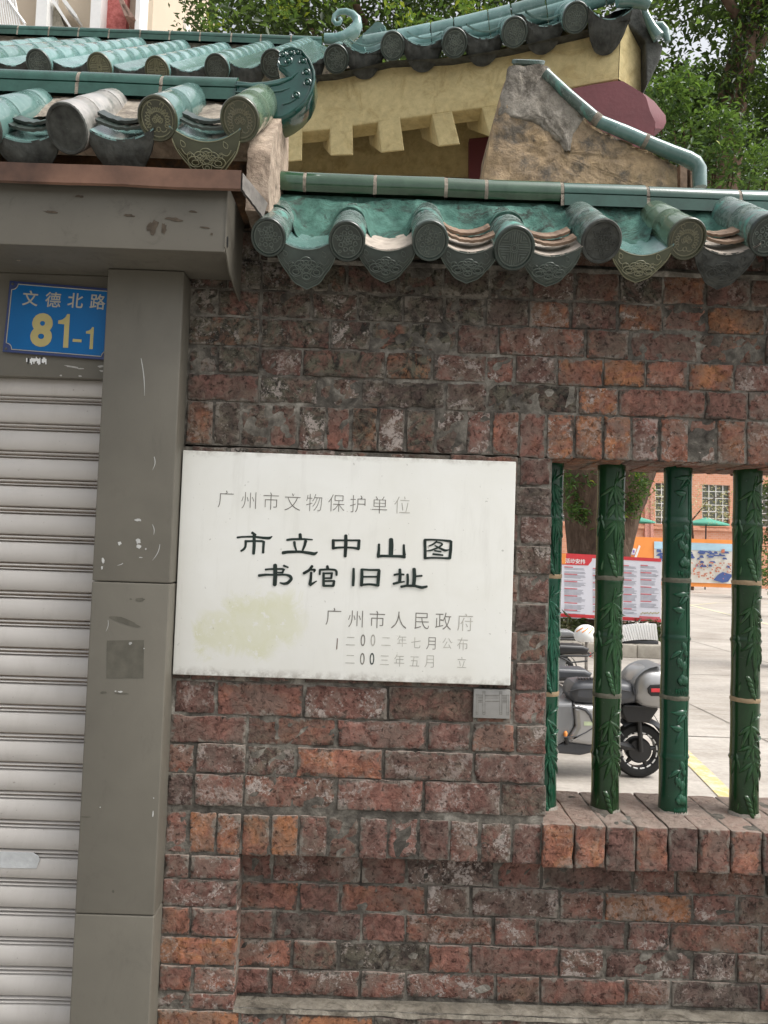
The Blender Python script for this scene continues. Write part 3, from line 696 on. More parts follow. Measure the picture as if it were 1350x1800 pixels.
for i in range(17):
    x = 46+i*2.1; h = rr.uniform(5, 13); yb = 627+rr.uniform(0, 4)
    st_.mi = 1 if rr.random() < .35 else 0
    st_.slab([at(x, yb, -.0134), at(x+1.9, yb, -.0134), at(x+1.9, yb+h, -.0134), at(x, yb+h, -.0134)], V(0, .0006, 0))
tag(st_.build('torn_sticker', [MT['white'], MT['black']], None, smooth=False), 'scrap of torn black and white sticker below the blue number plate', 'sticker')
# house number plate
YS = -.024
sg = thing('house_number_sign', 'blue enamel house number sign with gold characters and cream border, half behind the post', 'sign', at(100, 560, YS))
e1 = (at(150, 506, YS)-at(25, 496, YS)); e1.y = 0; e1.normalize(); e2 = V(-e1.z, 0, e1.x)
tl = at(17, 493, YS); Wd, Hd = .292, .196
def sp(u, v_, y=0): return tl+e1*u-e2*v_+V(0, y, 0)
mb = MB(); mb.slab([sp(0, 0), sp(Wd, 0), sp(Wd, Hd), sp(0, Hd)], V(0, .006, 0), .0015); mb.build('backing', MT['navy'], sg)
m_ = .0085; cr_ = .019
def outline(ins, rad):
    P = []
    for cx, cy, a0 in ((0, 0, 90), (Wd, 0, 180), (Wd, Hd, 270), (0, Hd, 0)):
        qx, qy = cx+(ins if cx == 0 else -ins), cy+(ins if cy == 0 else -ins)
        for k in range(9):
            t = R(a0-90*k/8) if False else R({(0,0):90-90*k/8, (Wd,0):180-90*k/8, (Wd,Hd):270-90*k/8, (0,Hd):360-90*k/8}[(cx,cy)])
            P.append((qx+rad*math.cos(t), qy+rad*math.sin(t)))
    return P
# concave corners
def ring(ins, rad): return outline(ins, rad)
A1 = ring(m_, cr_-.003); 
order = A1
mb = MB(); mb.slab([sp(u, v_, -.0006) for u, v_ in order], V(0, .0006, 0)); mb.build('sign_face', MT['blue'], sg, smooth=False)
mb = MB(); mb.tube([sp(u, v_, -.0008) for u, v_ in order], .0013, 5, closed=True); mb.build('border_line', MT['cream'], sg)
mb = MB()
for u, v_ in ((.009, .009), (.009, Hd-.009), (Wd-.009, .009), (Wd-.009, Hd-.009)): mb.lathe([(0, .0045), (.002, .0035), (.0026, 0)], sp(u, v_, 0), V(0, -1, 0), XV, 10)
mb.build('screw', MT['dark_grey'], sg)
mb = MB()
for ch, x, y in zip('文德北路', (360, 630, 895, 1160), (298, 316, 326, 340)):
    put_text(mb, ch, at(x/6.75, 480+y/6.75, YS-.0012), e1, e2, 176/6.75/ppm(YS), .012, .98)
mb.build('street_name', MT['cream'], sg, smooth=False)
mb = MB()
for ch, x, y, h, ws in (('8', 495, 675, 410, .95),):
    put_text(mb, ch, at(x/6.75, 480+y/6.75, YS-.0012), e1, e2, h/6.75/ppm(YS), .045, ws)
p_ = at(915/6.75, 480+801/6.75, YS-.0012); k_ = 1/6.75/ppm(YS)
mb.slab([p_+e1*(-53*k_)+e2*(-17*k_), p_+e1*(53*k_)+e2*(-17*k_), p_+e1*(53*k_)+e2*(17*k_), p_+e1*(-53*k_)+e2*(17*k_)], V(0, .0003, 0))
for pts in ([(800, 485), (829, 487), (808, 886), (748, 884), (764, 608), (690, 600), (692, 562), (740, 552), (775, 525)], [(1095, 640), (1114, 642), (1100, 903), (1060, 901), (1072, 722), (1020, 716), (1021, 690), (1056, 682), (1080, 664)]):
    mb.slab([at(x/6.75, 480+y/6.75, YS-.0012) for x, y in pts], V(0, .0003, 0))
mb.build('house_number', MT['gold'], sg, smooth=False)

# roller shutter
rs = thing('roller_shutter', 'closed pale warm grey ribbed roller shutter under the blue number plate', 'shutter', V(-1.1, .0, 0))
mb = MB(); pitch = .0765; z = zh0+.012; prof = []
k = 0
while z > 0.0:
    for dz, dy in ((0, .020), (-.002, .006), (-.006, .0005), (-.030, -.0015), (-.052, -.001), (-.0560, .004), (-.0580, .018), (-.0600, .018), (-.0610, .004), (-.0640, .0015), (-.0665, .005), (-.0680, .020), (-.0705, .020), (-.0715, .004), (-.0740, .0015), (-.0755, .010)):
        prof.append((z+dz, dy))
    z -= pitch
xs_ = [-1.5+(xp0+.03+1.5)*i/24 for i in range(25)]
mb.grid([[V(x, .016+dy+.0012*nz((x, 0, zz), 2.2)+.0008*nz((x, 0, zz), 9)+.0035*max(0, nz((x, 0, zz), 5, 4)-.2), max(0, zz)) for x in xs_] for zz, dy in prof])
b = NB('shutter_paint'); zz = b.xyz()
n1 = b.noise(3, 5, .6); n3 = b.noise(9, 8, .75, .6, sc=(1, 1, .3))
c = b.mix(b.ramp(n1, [(.35, 0), (.7, 1)]), (.44, .415, .385), (.50, .475, .445))
c = b.mix(b.m('MULTIPLY', b.ramp(n3, [(.52, 0), (.75, 1)]), .35), c, (.30, .27, .235))
c = b.mix(b.m('MULTIPLY', b.ramp(b.noise(120, 3, .5), [(.70, 0), (.75, 1)]), .5), c, (.16, .13, .11))
b.pbr(c, .42, .4, 0, b.bump(n1, .06, .01)); MT['shutter'] = b.mat
mb.build('slat_curtain', MT['shutter'], rs, angle=60)
# dirt lines in the slat joints: shallow dust strips
mb = MB()
P = [at(0, 1497, .0125), at(58, 1499, .0125), at(68, 1505, .0125), at(70, 1512, .0125), at(64, 1527, .0125), at(0, 1526, .0125)]
mb.slab(P, V(0, .002, 0), .0008); tag(mb.build('adhesive_tape', plain('silver_tape', (.50, .52, .53), .25, .6, .3, .15, 30, .4, 50), rs), 'torn strip of silvery tape')

# metal canopy box
YC = -.215
xc1 = at(396, 420, YC).x; zb = at(200, 436, YC).z; ztp = at(200, 318, YC).z
cn = thing('metal_canopy', 'dusty grey sheet metal canopy box with rusty brown flashing over the shutter', 'canopy', V(-.9, YC/2, zb))
mb = MB(); T = .003
mb.rbox((-1.6, YC, zb), (xc1, YC+.004, ztp), .0015)
mb.box((-1.6, YC+.004, zb), (xc1-.001, -.012, zb+.003))
mb.box((-1.6, YC+.004, ztp-.004), (xc1-.001, .02, ztp-.001))
# end plate with its folded lower edge
def ep(y, z): return V(xc1+.0015, y, z)
zz0 = zb-.0
mb.slab([ep(YC-.002, ztp), ep(YC-.002, zb+.012), ep(YC+.06, zb-.028), ep(-.03, zb-.052), ep(.02, zb-.056), ep(.02, ztp)], V(-.003, 0, 0))
mb.build('fascia_box', MT['canopy'], cn)
mb = MB(); mb.lathe([(0, .0001), (0, .009), (-.001, .009)], ep(YC+.016, zb+.032)+V(.0012, 0, 0), V(1, 0, 0), V(0, 1, 0), 16, 1.6); mb.build('bolt_hole', MT['black'], cn)
mb = MB()
for i, (x, y, a, b, ro) in enumerate([(268, 398, 16, 24, 0), (289, 401, 9, 22, -.15), (226, 378, 18, 5, .1), (305, 385, 30, 6, .1), (340, 372, 14, 4, .1), (360, 400, 20, 3, .1), (372, 411, 5, 4, 0), (90, 372, 24, 4, .05), (140, 345, 14, 5, .0), (32, 458, 6, 2, 0)]): blot(mb, x, y, a, b, YC-.0012, i+80, j=.5, rot=-ro)
mb.build('mud_splashes', plain('dry_mud', (.078, .062, .046), .85, .2, 0, .4, 60), cn, smooth=False)
# inner dark back so nothing shows behind the plate
YF_ = -.245
xf1 = at(424, 305, YF_).x
zf0 = at(200, 327, YF_).z; zf1 = at(200, 291, YF_).z
mb = MB(); n = 60
rows_ = [[], [], [], []]
for i in range(n+1):
    x = -1.7+(xf1+1.7)*i/n; wv = .003*nz((x, 0, 0), 5)+.0012*nz((x, 1, 0), 22)
    rows_[0].append(V(x, YF_+.004, zf0+wv)); rows_[1].append(V(x, YF_-.001, zf0+.004+wv)); rows_[2].append(V(x, YF_+.001, zf1+wv*.7)); rows_[3].append(V(x, -.06, zf1+.035+wv*.5))
mb.grid(rows_); mb.build('drip_flashing', MT['flash'], cn, angle=25)
a0, a1 = at(426, 304, YF_), at(426, 333, YF_)
b0, b1 = at(470, 357, -.14), at(463, 382, -.14)
mb = MB()
Lr, Rr2 = [], []
for i in range(13):
    t = i/12; wv = .003*nz((t*3, 0, 0), 3)
    Lr.append(a0.lerp(b0, t)+V(0.001, wv, wv)); Rr2.append(a1.lerp(b1, t)+V(wv, 0, .002*nz((t*3, 5, 0), 4)))
mb.grid([Lr, Rr2]); mb.grid([[p+V(-.005, .004, -.001) for p in Lr], [p+V(-.005, .004, -.001) for p in Rr2]])
mb.grid([Lr, [p+V(-.005, .004, -.001) for p in Lr]])
mb.build('bent_end_strip', MT['sheet'], cn, angle=25)
# ================================================================ glazed tile builders
def frame(s):
    a = V(0, math.cos(s), math.sin(s)); return a, V(1, 0, 0), V(0, -math.sin(s), math.cos(s))
def arc(cx, cy, r, a0, a1, n=14): return [(cx+r*math.cos(R(a0+(a1-a0)*i/n)), cy+r*math.sin(R(a0+(a1-a0)*i/n))) for i in range(n+1)]
def petal(ang, r0, r1, w, cx=0, cy=0, n=7):
    t = R(ang); d = (math.cos(t), math.sin(t)); s_ = (-d[1], d[0]); P = []
    for i in range(n+1):
        u = i/n; P.append((cx+d[0]*(r0+(r1-r0)*u)+s_[0]*w*math.sin(math.pi*u**.8), cy+d[1]*(r0+(r1-r0)*u)+s_[1]*w*math.sin(math.pi*u**.8)))
    for i in range(n, -1, -1):
        u = i/n; P.append((cx+d[0]*(r0+(r1-r0)*u)-s_[0]*w*math.sin(math.pi*u**.8), cy+d[1]*(r0+(r1-r0)*u)-s_[1]*w*math.sin(math.pi*u**.8)))
    return P
def design(kind, k=0):
    L = [arc(0, 0, .80, 0, 360, 36)]
    if kind == 'lotus':
        L.append(arc(0, 0, .88, 0, 360, 36))
        for a in range(48, 133, 12): L.append(petal(a, .36, .56, .045, 0, -.08))
        for a in list(range(-30, 46, 15))+list(range(135, 211, 15)): L.append(petal(a, .40, .66, .055, 0, -.08))
        for a in (30, 60, 90, 120, 150): L.append(petal(a, .05, .36 if a == 90 else .32, .10, 0, -.18))
        L += [arc(-.25, -.38, .2, 200, 340), arc(.25, -.38, .2, 200, 340), arc(0, -.48, .10, 0, 360), arc(-.34, .58, .10, 0, 300), arc(.30, .60, .09, -90, 200), [(-.34, .48), (-.28, .38)], [(.3, .5), (.28, .38)]]
    elif kind == 'shou':
        for r_ in (.12, .2): L.append(arc(0, 0, r_, 0, 360, 18))
        for q in range(4):
            ca, sa = [(1, 0), (0, 1), (-1, 0), (0, -1)][q]
            def rt(p): return (p[0]*ca-p[1]*sa, p[0]*sa+p[1]*ca)
            L.append([rt(p) for p in ((.06, .24), (.06, .76))]); L.append([rt(p) for p in ((-.06, .24), (-.06, .76))])
            for d in (.16, .28, .40): L.append([rt(p) for p in ((d, .76-d*.45), (d, d), (.76-d*.45, d))])
            L.append([rt(p) for p in ((.52, .42), (.42, .52))])
    else:
        c0 = .06*math.sin(k*2.1)
        for a in range(0, 360, 60): L.append(petal(a+k*13, .08, .26, .09, c0, .06))
        L.append(arc(c0, .06, .07, 0, 360, 10))
        for a in range(20, 380, 45): L.append(petal(a+k*7, .32, .56, .12, c0, .02))
        for a in range(0, 360, 72): L.append(petal(a+k*17, .56, .74, .07))
    return L
def cap_end(P, s, Rr, kind, mcap, mrel, parent, sy=1.08, k=0):
    """round end tile with a raised rim and moulded pattern"""
    a, e1, e2 = frame(s)
    mb = MB()
    mb.lathe([(.012, Rr*.97), (.004, Rr*1.03), (-.003, Rr*1.03), (-.006, Rr*.99), (-.006, Rr*.90), (-.0015, Rr*.86), (-.0005, Rr*.5), (0, .0005)], P, a, e1, 32, sy)
    o = mb.build('end_cap', mcap, parent)
    if kind == 'blank': return o
    mr = MB(); lw = Rr*(.026 if kind != 'peony' else .034)
    for ln in design(kind, k):
        pts = [Vector(P)+e1*(x*Rr)+e2*(y*Rr*sy)-a*(.0012+.0006*math.sin(i*.9+k)) for i, (x, y) in enumerate(ln)]
        mr.tube(pts, lw, 5, cap=False)
    if kind == 'peony':
        for i in range(26):
            t = rnd.uniform(0, 6.28); r_ = Rr*rnd.uniform(.1, .7)
            mr.sphere(Vector(P)+e1*(r_*math.cos(t))+e2*(r_*math.sin(t)*sy)+a*.001, Rr*rnd.uniform(.05, .1), 6, 4, (1, .5, 1))
    mr.build('end_cap' if False else 'moulded_relief', mrel, parent)
    return o
def barrel(P, s, Rr, L, mat, parent, sy=1.08, joints=(.45,), name='barrel_tile', bend=0.0):
    a, e1, e2 = frame(s); mb = MB(); prof = [(0, Rr)]
    cuts = [0]+list(joints)+[1]
    for u, v_ in zip(cuts[:-1], cuts[1:]):
        prof += [(u*L+.001, Rr), (u*L+.006, Rr*1.015), ((u+(v_-u)*.5)*L, Rr*1.0), (v_*L-.004, Rr*.985), (v_*L-.001, Rr*.945)]
    n = 28; rows = []
    for h, r_ in prof:
        dy = bend*(h/L)**2
        rows.append([Vector(P)+a*h+e2*dy+e1*(r_*math.cos(2*math.pi*k/n))+e2*(r_*sy*math.sin(2*math.pi*k/n)) for k in range(n)])
    mb.grid(rows, True); mb.add(rows[-1], [tuple(range(n))])
    return mb.build(name, mat, parent)
DRIPC = [(0, -1.60), (.06, -1.56), (.18, -1.50), (.36, -1.43), (.47, -1.33), (.56, -1.18), (.70, -1.03), (.84, -.84), (.94, -.56), (1, -.04)]
def dripz(x):
    x = abs(x)
    for (x0, z0), (x1, z1) in zip(DRIPC[:-1], DRIPC[1:]):
        if x <= x1: return z0+(z1-z0)*(x-x0)/(x1-x0)
    return -.04
def drip(P, s, W, H, L, mpl, mtr, parent, mrel=None, plates=0, rough=0.0, k=0, top=.34, mpt=None, rounded=False):
    """trough tile whose front edge hangs down as a scalloped pendant; P = middle of the edge line"""
    a, e1, e2 = frame(s); hs_ = H/1.60
    def pt(x, t, back=0.0):
        zt_ = -top*W*(1-x*x)
        zb_ = zt_*1.0-(H*(1-abs(x)**2.6)**.62 if rounded else -dripz(x)*hs_)
        z_ = zt_+(zb_-zt_)*t
        nzv = rough*(nz((x*W*10+k, 0, z_*10), 5)*.7+nz((x*W*10+k, 3, z_*10), 14)*.5)
        return Vector(P)+e1*(x*W+rough*.4*nz((x+k, 1, t), 4))+e2*(z_)+a*(back-.010*math.sin(math.pi*min(1, t))*(1-x*x)+nzv*.8)
    X = [-1+2*i/40 for i in range(41)]; T_ = [0, .06, .14, .25, .4, .55, .7, .82, .9, .95, 1]
    mb = MB(); mb.grid([[pt(x, t) for x in X] for t in T_]); mb.grid([[pt(x, t, .009) for x in X] for t in T_]); mb.grid([[pt(x, 1) for x in X], [pt(x, 1, .009) for x in X]])
    o = mb.build('drip_tile', mpl, parent)
    # trough behind
    mb = MB(); tr = []
    for h in (-.002, 0, .01, L*.5, L): tr.append([Vector(P)+e1*(x*W)+e2*(-top*W*(1-x*x)+(.0 if h >= 0 else -.004))+a*h for x in X])
    mb.grid(tr); mb.build('trough', mtr, o)
    if mrel:
        mr = MB()
        mr.tube([pt(x, .985)-a*.0012+e2*.005*0 for x in X[1:-1]], .0017, 5)
        mr.tube([pt(x*.9, .84)-a*.0006 for x in X[2:-2]], .0010, 5)
        mr.tube([pt(x, .05)-a*.001 for x in X[1:-1]], .0012, 5)
        c0 = pt(0, .50)
        for i, (cx, cy, r_) in enumerate(((0, .02, .10), (-.17, -.02, .11), (.17, -.02, .11), (0, .17, .09), (-.09, .10, .09), (.09, .10, .09), (0, -.12, .07))):
            for ln in (arc(cx, cy, r_, 0, 360, 12), arc(cx, cy-.02, r_*.5, 0, 360, 8)):
                mr.tube([c0+e1*(x*W*1.9)+e2*(y*H*1.2)-a*(.003) for x, y in ln], .0011, 5, cap=False)
        for sg in (-1, 1):
            mr.tube([pt(sg*(.30+.40*i/10), .55-.28*math.sin(i/10*6)*.4)-a*.0006 for i in range(11)], .0011, 5)
            for i in (3, 7):
                c1 = pt(sg*(.32+.40*i/10), .42)
                mr.tube([c1+e1*(x*W)+e2*(y*W)-a*.0006 for x, y in petal(60+60*i, 0, .2, .06)], .0009, 5, cap=False)
        mr.build('moulded_relief', mrel, o)
    mp_ = MB()
    for j in range(plates):
        off = a*(.030+.034*j)+e2*(.012+.011*j)+e1*(.004*(-1)**j)
        wv = W*(.80-.05*j)
        for i0 in (0,):
            up_ = [Vector(P)+off+e1*(x*wv)+e2*(-top*W*.62*(1-x*x)+.002*nz((x*3+k+j, 0, 0), 2)) for x in X]
            mp_.grid([[p-e2*.007 for p in up_], [p+a*.001*nz((p.x*60, k, 0), 1) for p in up_], [p+a*.05 for p in up_], [p+a*.05-e2*.007 for p in up_]])
    if plates: mp_.build('tile_layers', mpt or MT['unglazed'], o, angle=30)
    return o
def ridge_run(parent, x0, x1, y, zt_, h, d, mats, lens, round_=True, tilt=0.0, name='ridge_tile'):
    """a run of ridge tiles along x, each its own mesh"""
    x = x0; i = 0; jm = MB()
    while x < x1-.01:
        L = min(lens[i % len(lens)], x1-x)
        z0 = zt_+tilt*(x-x0); z1 = zt_+tilt*(x+L-x0)
        z0 += rnd.uniform(-.002, .002); z1 += rnd.uniform(-.002, .002)
        rd = round_ if not callable(round_) else round_(x)
        if rd: prof = [(-d*math.cos(R(t)), -h*.5+h*.5*math.sin(R(t))) for t in range(-40, 221, 13)]
        else: prof = [(-d*1.10, -h), (-d*1.06, -h*.60), (-d*.94, -h*.57), (-d*.93, -h*.50)]+[(-d*1.02*math.cos(R(t)), -h*.47+h*.47*math.sin(R(t))) for t in range(-8, 189, 14)]+[(d*1.06, -h*.60), (d*1.10, -h)]
        mb = MB(); rows = []
        for xx, zz, sc in ((x+.004, z0, .9), (x+.005, z0, 1.0), (x+L*.5, (z0+z1)/2, 1.0), (x+L-.005, z1, 1.0), (x+L-.004, z1, .9)):
            rows.append([V(xx, y+py*sc, zz+(pz_)*(1) - (1-sc)*h*.3) for py, pz_ in prof])
        mb.grid(rows); mb.add(rows[0], [tuple(range(len(prof)))]); mb.add(rows[-1], [tuple(range(len(prof)))])
        mb.build(name, mats[i % len(mats)] if not callable(mats) else mats(x, i), parent, angle=35)
        # worn cement in the joint
        jm = MB(); jr = [V(x, y+py*.985, z0+pz_-.001) for py, pz_ in prof]
        jm.grid([[p+V(-.005, 0, 0)+V(0, -.002*nz(p, 60), .002*nz(p, 50)) for p in jr], [p+V(.005, 0, 0)+V(0, -.002*nz(p, 60, 1), .002*nz(p, 55)) for p in jr]])
        if i: jm.build('joint_mortar', MT['joint'], parent)
        x += L; i += 1

# ================================================================ coping on the brick wall
YE = -.17; SL = R(33)
cp = thing('wall_coping', 'green glazed tile coping with round capped tiles along the top of the brick wall', 'roof coping', V(.4, .12, zrow(440)))
zr = at(757, 320, .10).z
CAPS = [(472, 417, .0435, 'peony', 'glaze_cop', 'glaze_cap', 'relief_grey'), (610, 424, .0455, 'peony', 'glaze_cop', 'glaze_cap', 'relief_grey'), (756, 423, .0455, 'peony', 'glaze_cop', 'glaze_cap', 'relief_grey'),
        (904, 436, .0505, 'shou', 'glaze_cop', 'glaze_cap', 'relief_grey'), (1057, 424, .050, 'peony', 'glaze_cop', 'erod', 'erod'), (1207, 420, .0475, 'lotus', 'glaze_olive', 'glaze_olivecap', 'relief_light'),
        (1350, 413, .048, 'peony', 'glaze_cop', 'glaze_cap', 'relief_grey'), (1498, 418, .047, 'peony', 'glaze_cop', 'glaze_cap', 'relief_grey'), (1646, 422, .047, 'shou', 'glaze_cop', 'glaze_cap', 'relief_grey')]
capP = []
for i, (px, py, r_, kd, mt, mc, mr) in enumerate(CAPS):
    P = at(px, py, YE+rnd.uniform(-.006, .006)); capP.append((P, r_))
    o = barrel(P, SL, r_, .30, MT[mt], cp, joints=(.5,), sy=1.06)
    cap_end(P, SL, r_, kd, MT[mc], MT[mr], o, sy=1.08, k=i)
DR = [(538, 426, 512, .083, 0, 'cap', 'pale'), (680, 430, 498, .080, 0, 'cap', 'trough'), (826, 434, 499, .080, 2, 'cap', 'trough'), (970, 440, 505, .080, 2, 'cap', 'trough'), (1130, 438, 497, .080, 0, 'olive', 'pale'), (1281, 436, 511, .083, 2, 'erod', 'trough'), (1424, 440, 512, .08, 0, 'cap', 'trough'), (1572, 442, 512, .08, 1, 'cap', 'trough')]
for i, (px, py, tip, W_, npl, m1, m2) in enumerate(DR):
    P = at(px, py-12, YE+.006); tp = at(px, tip, YE+.006)
    H = (P.z-tp.z-.34*W_*math.cos(SL))/math.cos(SL)*.93
    drip(P, SL, W_, H*.80, .30, MT[{'cap': 'glaze_cap', 'olive': 'glaze_olivecap', 'erod': 'erod'}[m1]], MT[{'pale': 'glaze_pale', 'trough': 'trough'}[m2]], cp,
         MT[{'cap': 'relief_grey', 'olive': 'relief_light', 'erod': 'erod'}[m1]], npl, .003 if m1 == 'erod' else .0015, i, top=.36)
# turquoise mortar between tiles and ridge
mb = MB(); NX = 330; X0 = at(478, 360, .05).x; X1 = 1.75; NV = 14
a_, e1_, e2_ = frame(SL); zbase = capP[2][0].z
zrb = at(757, 357, .075).z
rows_ = [[] for _ in range(NV+2)]
for i in range(NX+1):
    x = X0+(X1-X0)*i/NX; P, r_ = min(capP, key=lambda c: abs(c[0].x-x)); d = abs(x-P.x)/r_
    hb = 1.07*r_*math.sqrt(max(0, 1-min(1, d)**2)) if d < 1 else 0
    f = 1/(1+math.exp((d-1.12)*9))
    L_ = .105+.062*f+.010*nz((x, 0, 0), 14)+.005*nz((x, 0, 0), 50)
    h = -.032+f*(hb+.036)+.010*math.exp(-((d-1.25)/.3)**2)
    S0 = V(x, YE, P.z*.5+zbase*.5)+a_*L_+e2_*h
    E0 = V(x, .072, zrb+.004*nz((x, 3, 0), 20))
    for j in range(NV+1):
        v_ = j/NV; p = S0.lerp(E0, v_); lump = .0055*nz((x, v_*.2, 0), 28)+.003*nz((x, v_*.2, 2), 70)+.008*nz((x, v_*.12, 5), 12)
        p += V(0, -.35, .94)*(lump*(1 if j else .5))+V(0, .6, -.8)*(.018*math.sin(math.pi*v_)*(1-.6*f))
        rows_[j+1].append(p)
    rows_[0].append(S0-e2_*.010+a_*.004)
mb.grid(rows_); mb.build('painted_mortar', MT['bed'], cp, angle=None)
def rmat(x, i): return MT['glaze_green'] if x < .42 else MT['glaze_teal']
Lf = at(490, 318, .10).x
xs6 = [490, 538, 660, 783, 853, 984, 1132, 1292]
lens_ = [at(b, 330, .10).x-at(a, 330, .10).x for a, b in zip(xs6[:-1], xs6[1:])]+[.25, .25]
ridge_run(cp, Lf, 1.75, .10, zr+.012, .082, .042, rmat, lens_, lambda x: x < at(975, 330, .1).x, -.004)
mb = MB(); mb.rbox((X0+.01, .085, zrow(440)), (1.75, .27, zr-.055), .01); 
mb.grid([[V(x, .15+.22*t, zr-.045-.20*t+.02*abs(math.sin(x*15))) for x in [X0+.01+(1.74-X0)*i/120 for i in range(121)]] for t in (0, .5, 1)])
mb.build('back_slope', MT['bed'], cp)
# mortar fill hiding the wall top under the drips
mb = MB(); mb.grid([[V(X0+.003+(1.75-X0)*i/120, -.002+.05*(j/4)-.10*(1-j/4)*(j/4), zrow(470)+(.045)*j/4+.004*nz((i*.1, j, 0), 2)) for i in range(121)] for j in range(5)]); mb.build('eave_bedding', MT['mortar'], cp)
mb = MB(); c0 = at(900, 322, .13)
rows_ = []
for j in range(6):
    rows_.append([V(at(px, 330, .16).x, .13+.03*j, zr+.004+.018*math.sin(math.pi*j/5)*(1+.6*nz((px*.02, j, 0), 1))+.004*nz((px*.05, j, 3), 1)) for px in range(800, 1010, 4)])
mb.grid(rows_); mb.build('cement_patch', MT['cement'], cp, angle=None)

# ================================================================ plaster gable stub behind the coping
YG = .30
gb = thing('plaster_gable', 'weathered ochre plaster gable stub with dripping grey cement, edged by a green glazed pipe tile', 'gable', at(1020, 335, YG+.15))
OUT = [(846, 345), (853, 300), (862, 245), (872, 195), (884, 150), (897, 122), (935, 120), (962, 130), (1000, 172), (1040, 215), (1090, 240), (1140, 262), (1192, 288), (1195, 345)]
mb = MB()
# displaced front face: fan rings between centre line and outline
def outl(n=120):
    P = []
    for (x0, y0), (x1, y1) in zip(OUT, OUT[1:]+OUT[:1]):
        m2 = max(2, int(math.hypot(x1-x0, y1-y0)/6))
        for k in range(m2): P.append((x0+(x1-x0)*k/m2, y0+(y1-y0)*k/m2))
    return P
OL = outl(); cx, cy = 985, 270
rings = []
for j in range(17):
    t = j/16; rg = []
    for (x, y) in OL:
        X_, Y_ = cx+(x-cx)*t, cy+(y-cy)*t
        p = at(X_, Y_, YG); k = .008*nz(p, 14)+.005*nz(p, 40)+.003*nz(p, 90)
        if t > .93: k += .012
        rg.append(V(p.x+(.004*nz(p, 30, 4) if t > .9 else 0), YG+k, p.z+(.004*nz(p, 30, 5) if t > .9 else 0)))
    rings.append(rg)
mb.grid(rings, True)
mb.grid([rings[-1], [p+V(0, .3, 0) for p in rings[-1]]], True)
mb.build('plaster_body', MT['stub'], gb, angle=None)
# cement smear running down from the apex
mb = MB(); rows_ = []
CM = [(118, 893, 968), (135, 890, 975), (150, 885, 990), (165, 880, 1008), (180, 878, 1022), (195, 876, 1032), (205, 884, 1030), (215, 930, 1026), (225, 945, 1018), (235, 962, 1010), (245, 975, 1008), (255, 985, 1006), (268, 992, 1003)]
for (py, xa, xb) in CM:
    rr_ = []
    for i in range(25):
        px = xa+(xb-xa)*i/24+5*nz((i*.4, py*.07, 0), 1); ed = math.sin(math.pi*i/24)**.35
        p = at(px, py+4*nz((i*.3, py*.1, 2), 1), YG)
        rr_.append(V(p.x, YG+.012-.022*ed-.009*ed*abs(nz(p, 26))-.006*nz(p, 60), p.z))
    rows_.append(rr_)
mb.grid(rows_); mb.build('cement_smear', MT['cement'], gb, angle=None)
mb = MB(); ap = at(930, 108, YG-.02)
mb.rbox((ap.x-.040, YG-.01, ap.z-.035), (ap.x+.045, YG+.25, ap.z-.008), .01)
mb.build('apex_mortar', MT['cement'], gb)
mb = MB(); mb.lathe([(0, .0005), (-.001, .046), (.006, .054), (.016, .054), (.018, .045)], at(930, 109, YG+.03)+V(0, .02, 0), V(0, -.55, .84), XV, 28); mb.build('end_disc', MT['sheet'] if False else MT['glaze_cop'], gb)
PIPE = [(958, 128, 9), (1000, 168, 10), (1045, 207, 11), (1052, 213, 11), (1100, 233, 12), (1132, 247, 12), (1136, 249, 12), (1180, 268, 13), (1208, 279, 14), (1222, 287, 14), (1229, 297, 13), (1230, 330, 12)]
for a, b in ((0, 3), (3, 6), (6, 12)):
    seg = PIPE[a:b] if b == 12 else PIPE[a:b]
    mb = MB(); mb.tube([at(x, y, YG-.012) for x, y, r_ in seg], [r_/ppm(YG) for x, y, r_ in seg], 16); mb.build('pipe_tile', MT['glaze_pale'] if a else MT['glaze_cop'], gb)
mb = MB(); mb.tube([at(x, y, YG-.012) for x, y in ((1044, 206), (1054, 214))], .020, 12); mb.tube([at(x, y, YG-.012) for x, y in ((1131, 247), (1138, 250))], .0225, 12); mb.build('joint_mortar', MT['joint'], gb)
mb = MB(); 
for x0_, x1_ in ((1196, 1208), (1214, 1222)):
    q = [at(x0_, 288, YG+.06), at(x1_, 292, YG+.06), at(x1_, 345, YG+.06), at(x0_, 345, YG+.06)]; mb.slab(q, V(0, .2, 0))
mb.build('tile_edges', MT['unglazed'], gb)

# ================================================================ tile roof over the gate (upper left)
YN = -.25; SN = R(36)
gr_ = thing('gate_roof', 'small glazed tile roof over the shutter gate, with lotus capped tiles and a curled ridge end', 'roof', at(250, 300, .0))
NC = [(-32, 222, .049, 'blank', 'glaze_pale', 'erod', None, 1.1), (118, 226, .050, 'blank', 'trough_pale', 'erod', None, 1.18), (277, 208, .0470, 'lotus', 'glaze_pale', 'glaze_olivecap', 'relief_light', 1.08), (422, 210, .0470, 'lotus', 'glaze_olive', 'glaze_olivecap', 'relief_light', 1.08)]
MT['trough_pale'] = glaze_mat('chalky_worn_glaze', (.17, .18, .16), (.26, .25, .23), .7, (.40, .37, .34), .3)
for i, (px, py, r_, kd, mt, mc, mr, sy) in enumerate(NC):
    P = at(px, py, YN)
    o = barrel(P, SN, r_, .38, MT[mt], gr_, joints=(.33, .8) if i < 2 else (.45,), sy=sy)
    cap_end(P, SN, r_ if kd != 'blank' else r_*.97, kd, MT[mc], MT[mr] if mr else None, o, sy=sy, k=i)
P0 = at(-180, 222, YN); o = barrel(P0, SN, .049, .38, MT['glaze_pale'], gr_); cap_end(P0, SN, .049, 'peony', MT['glaze_cap'], MT['relief_grey'], o)
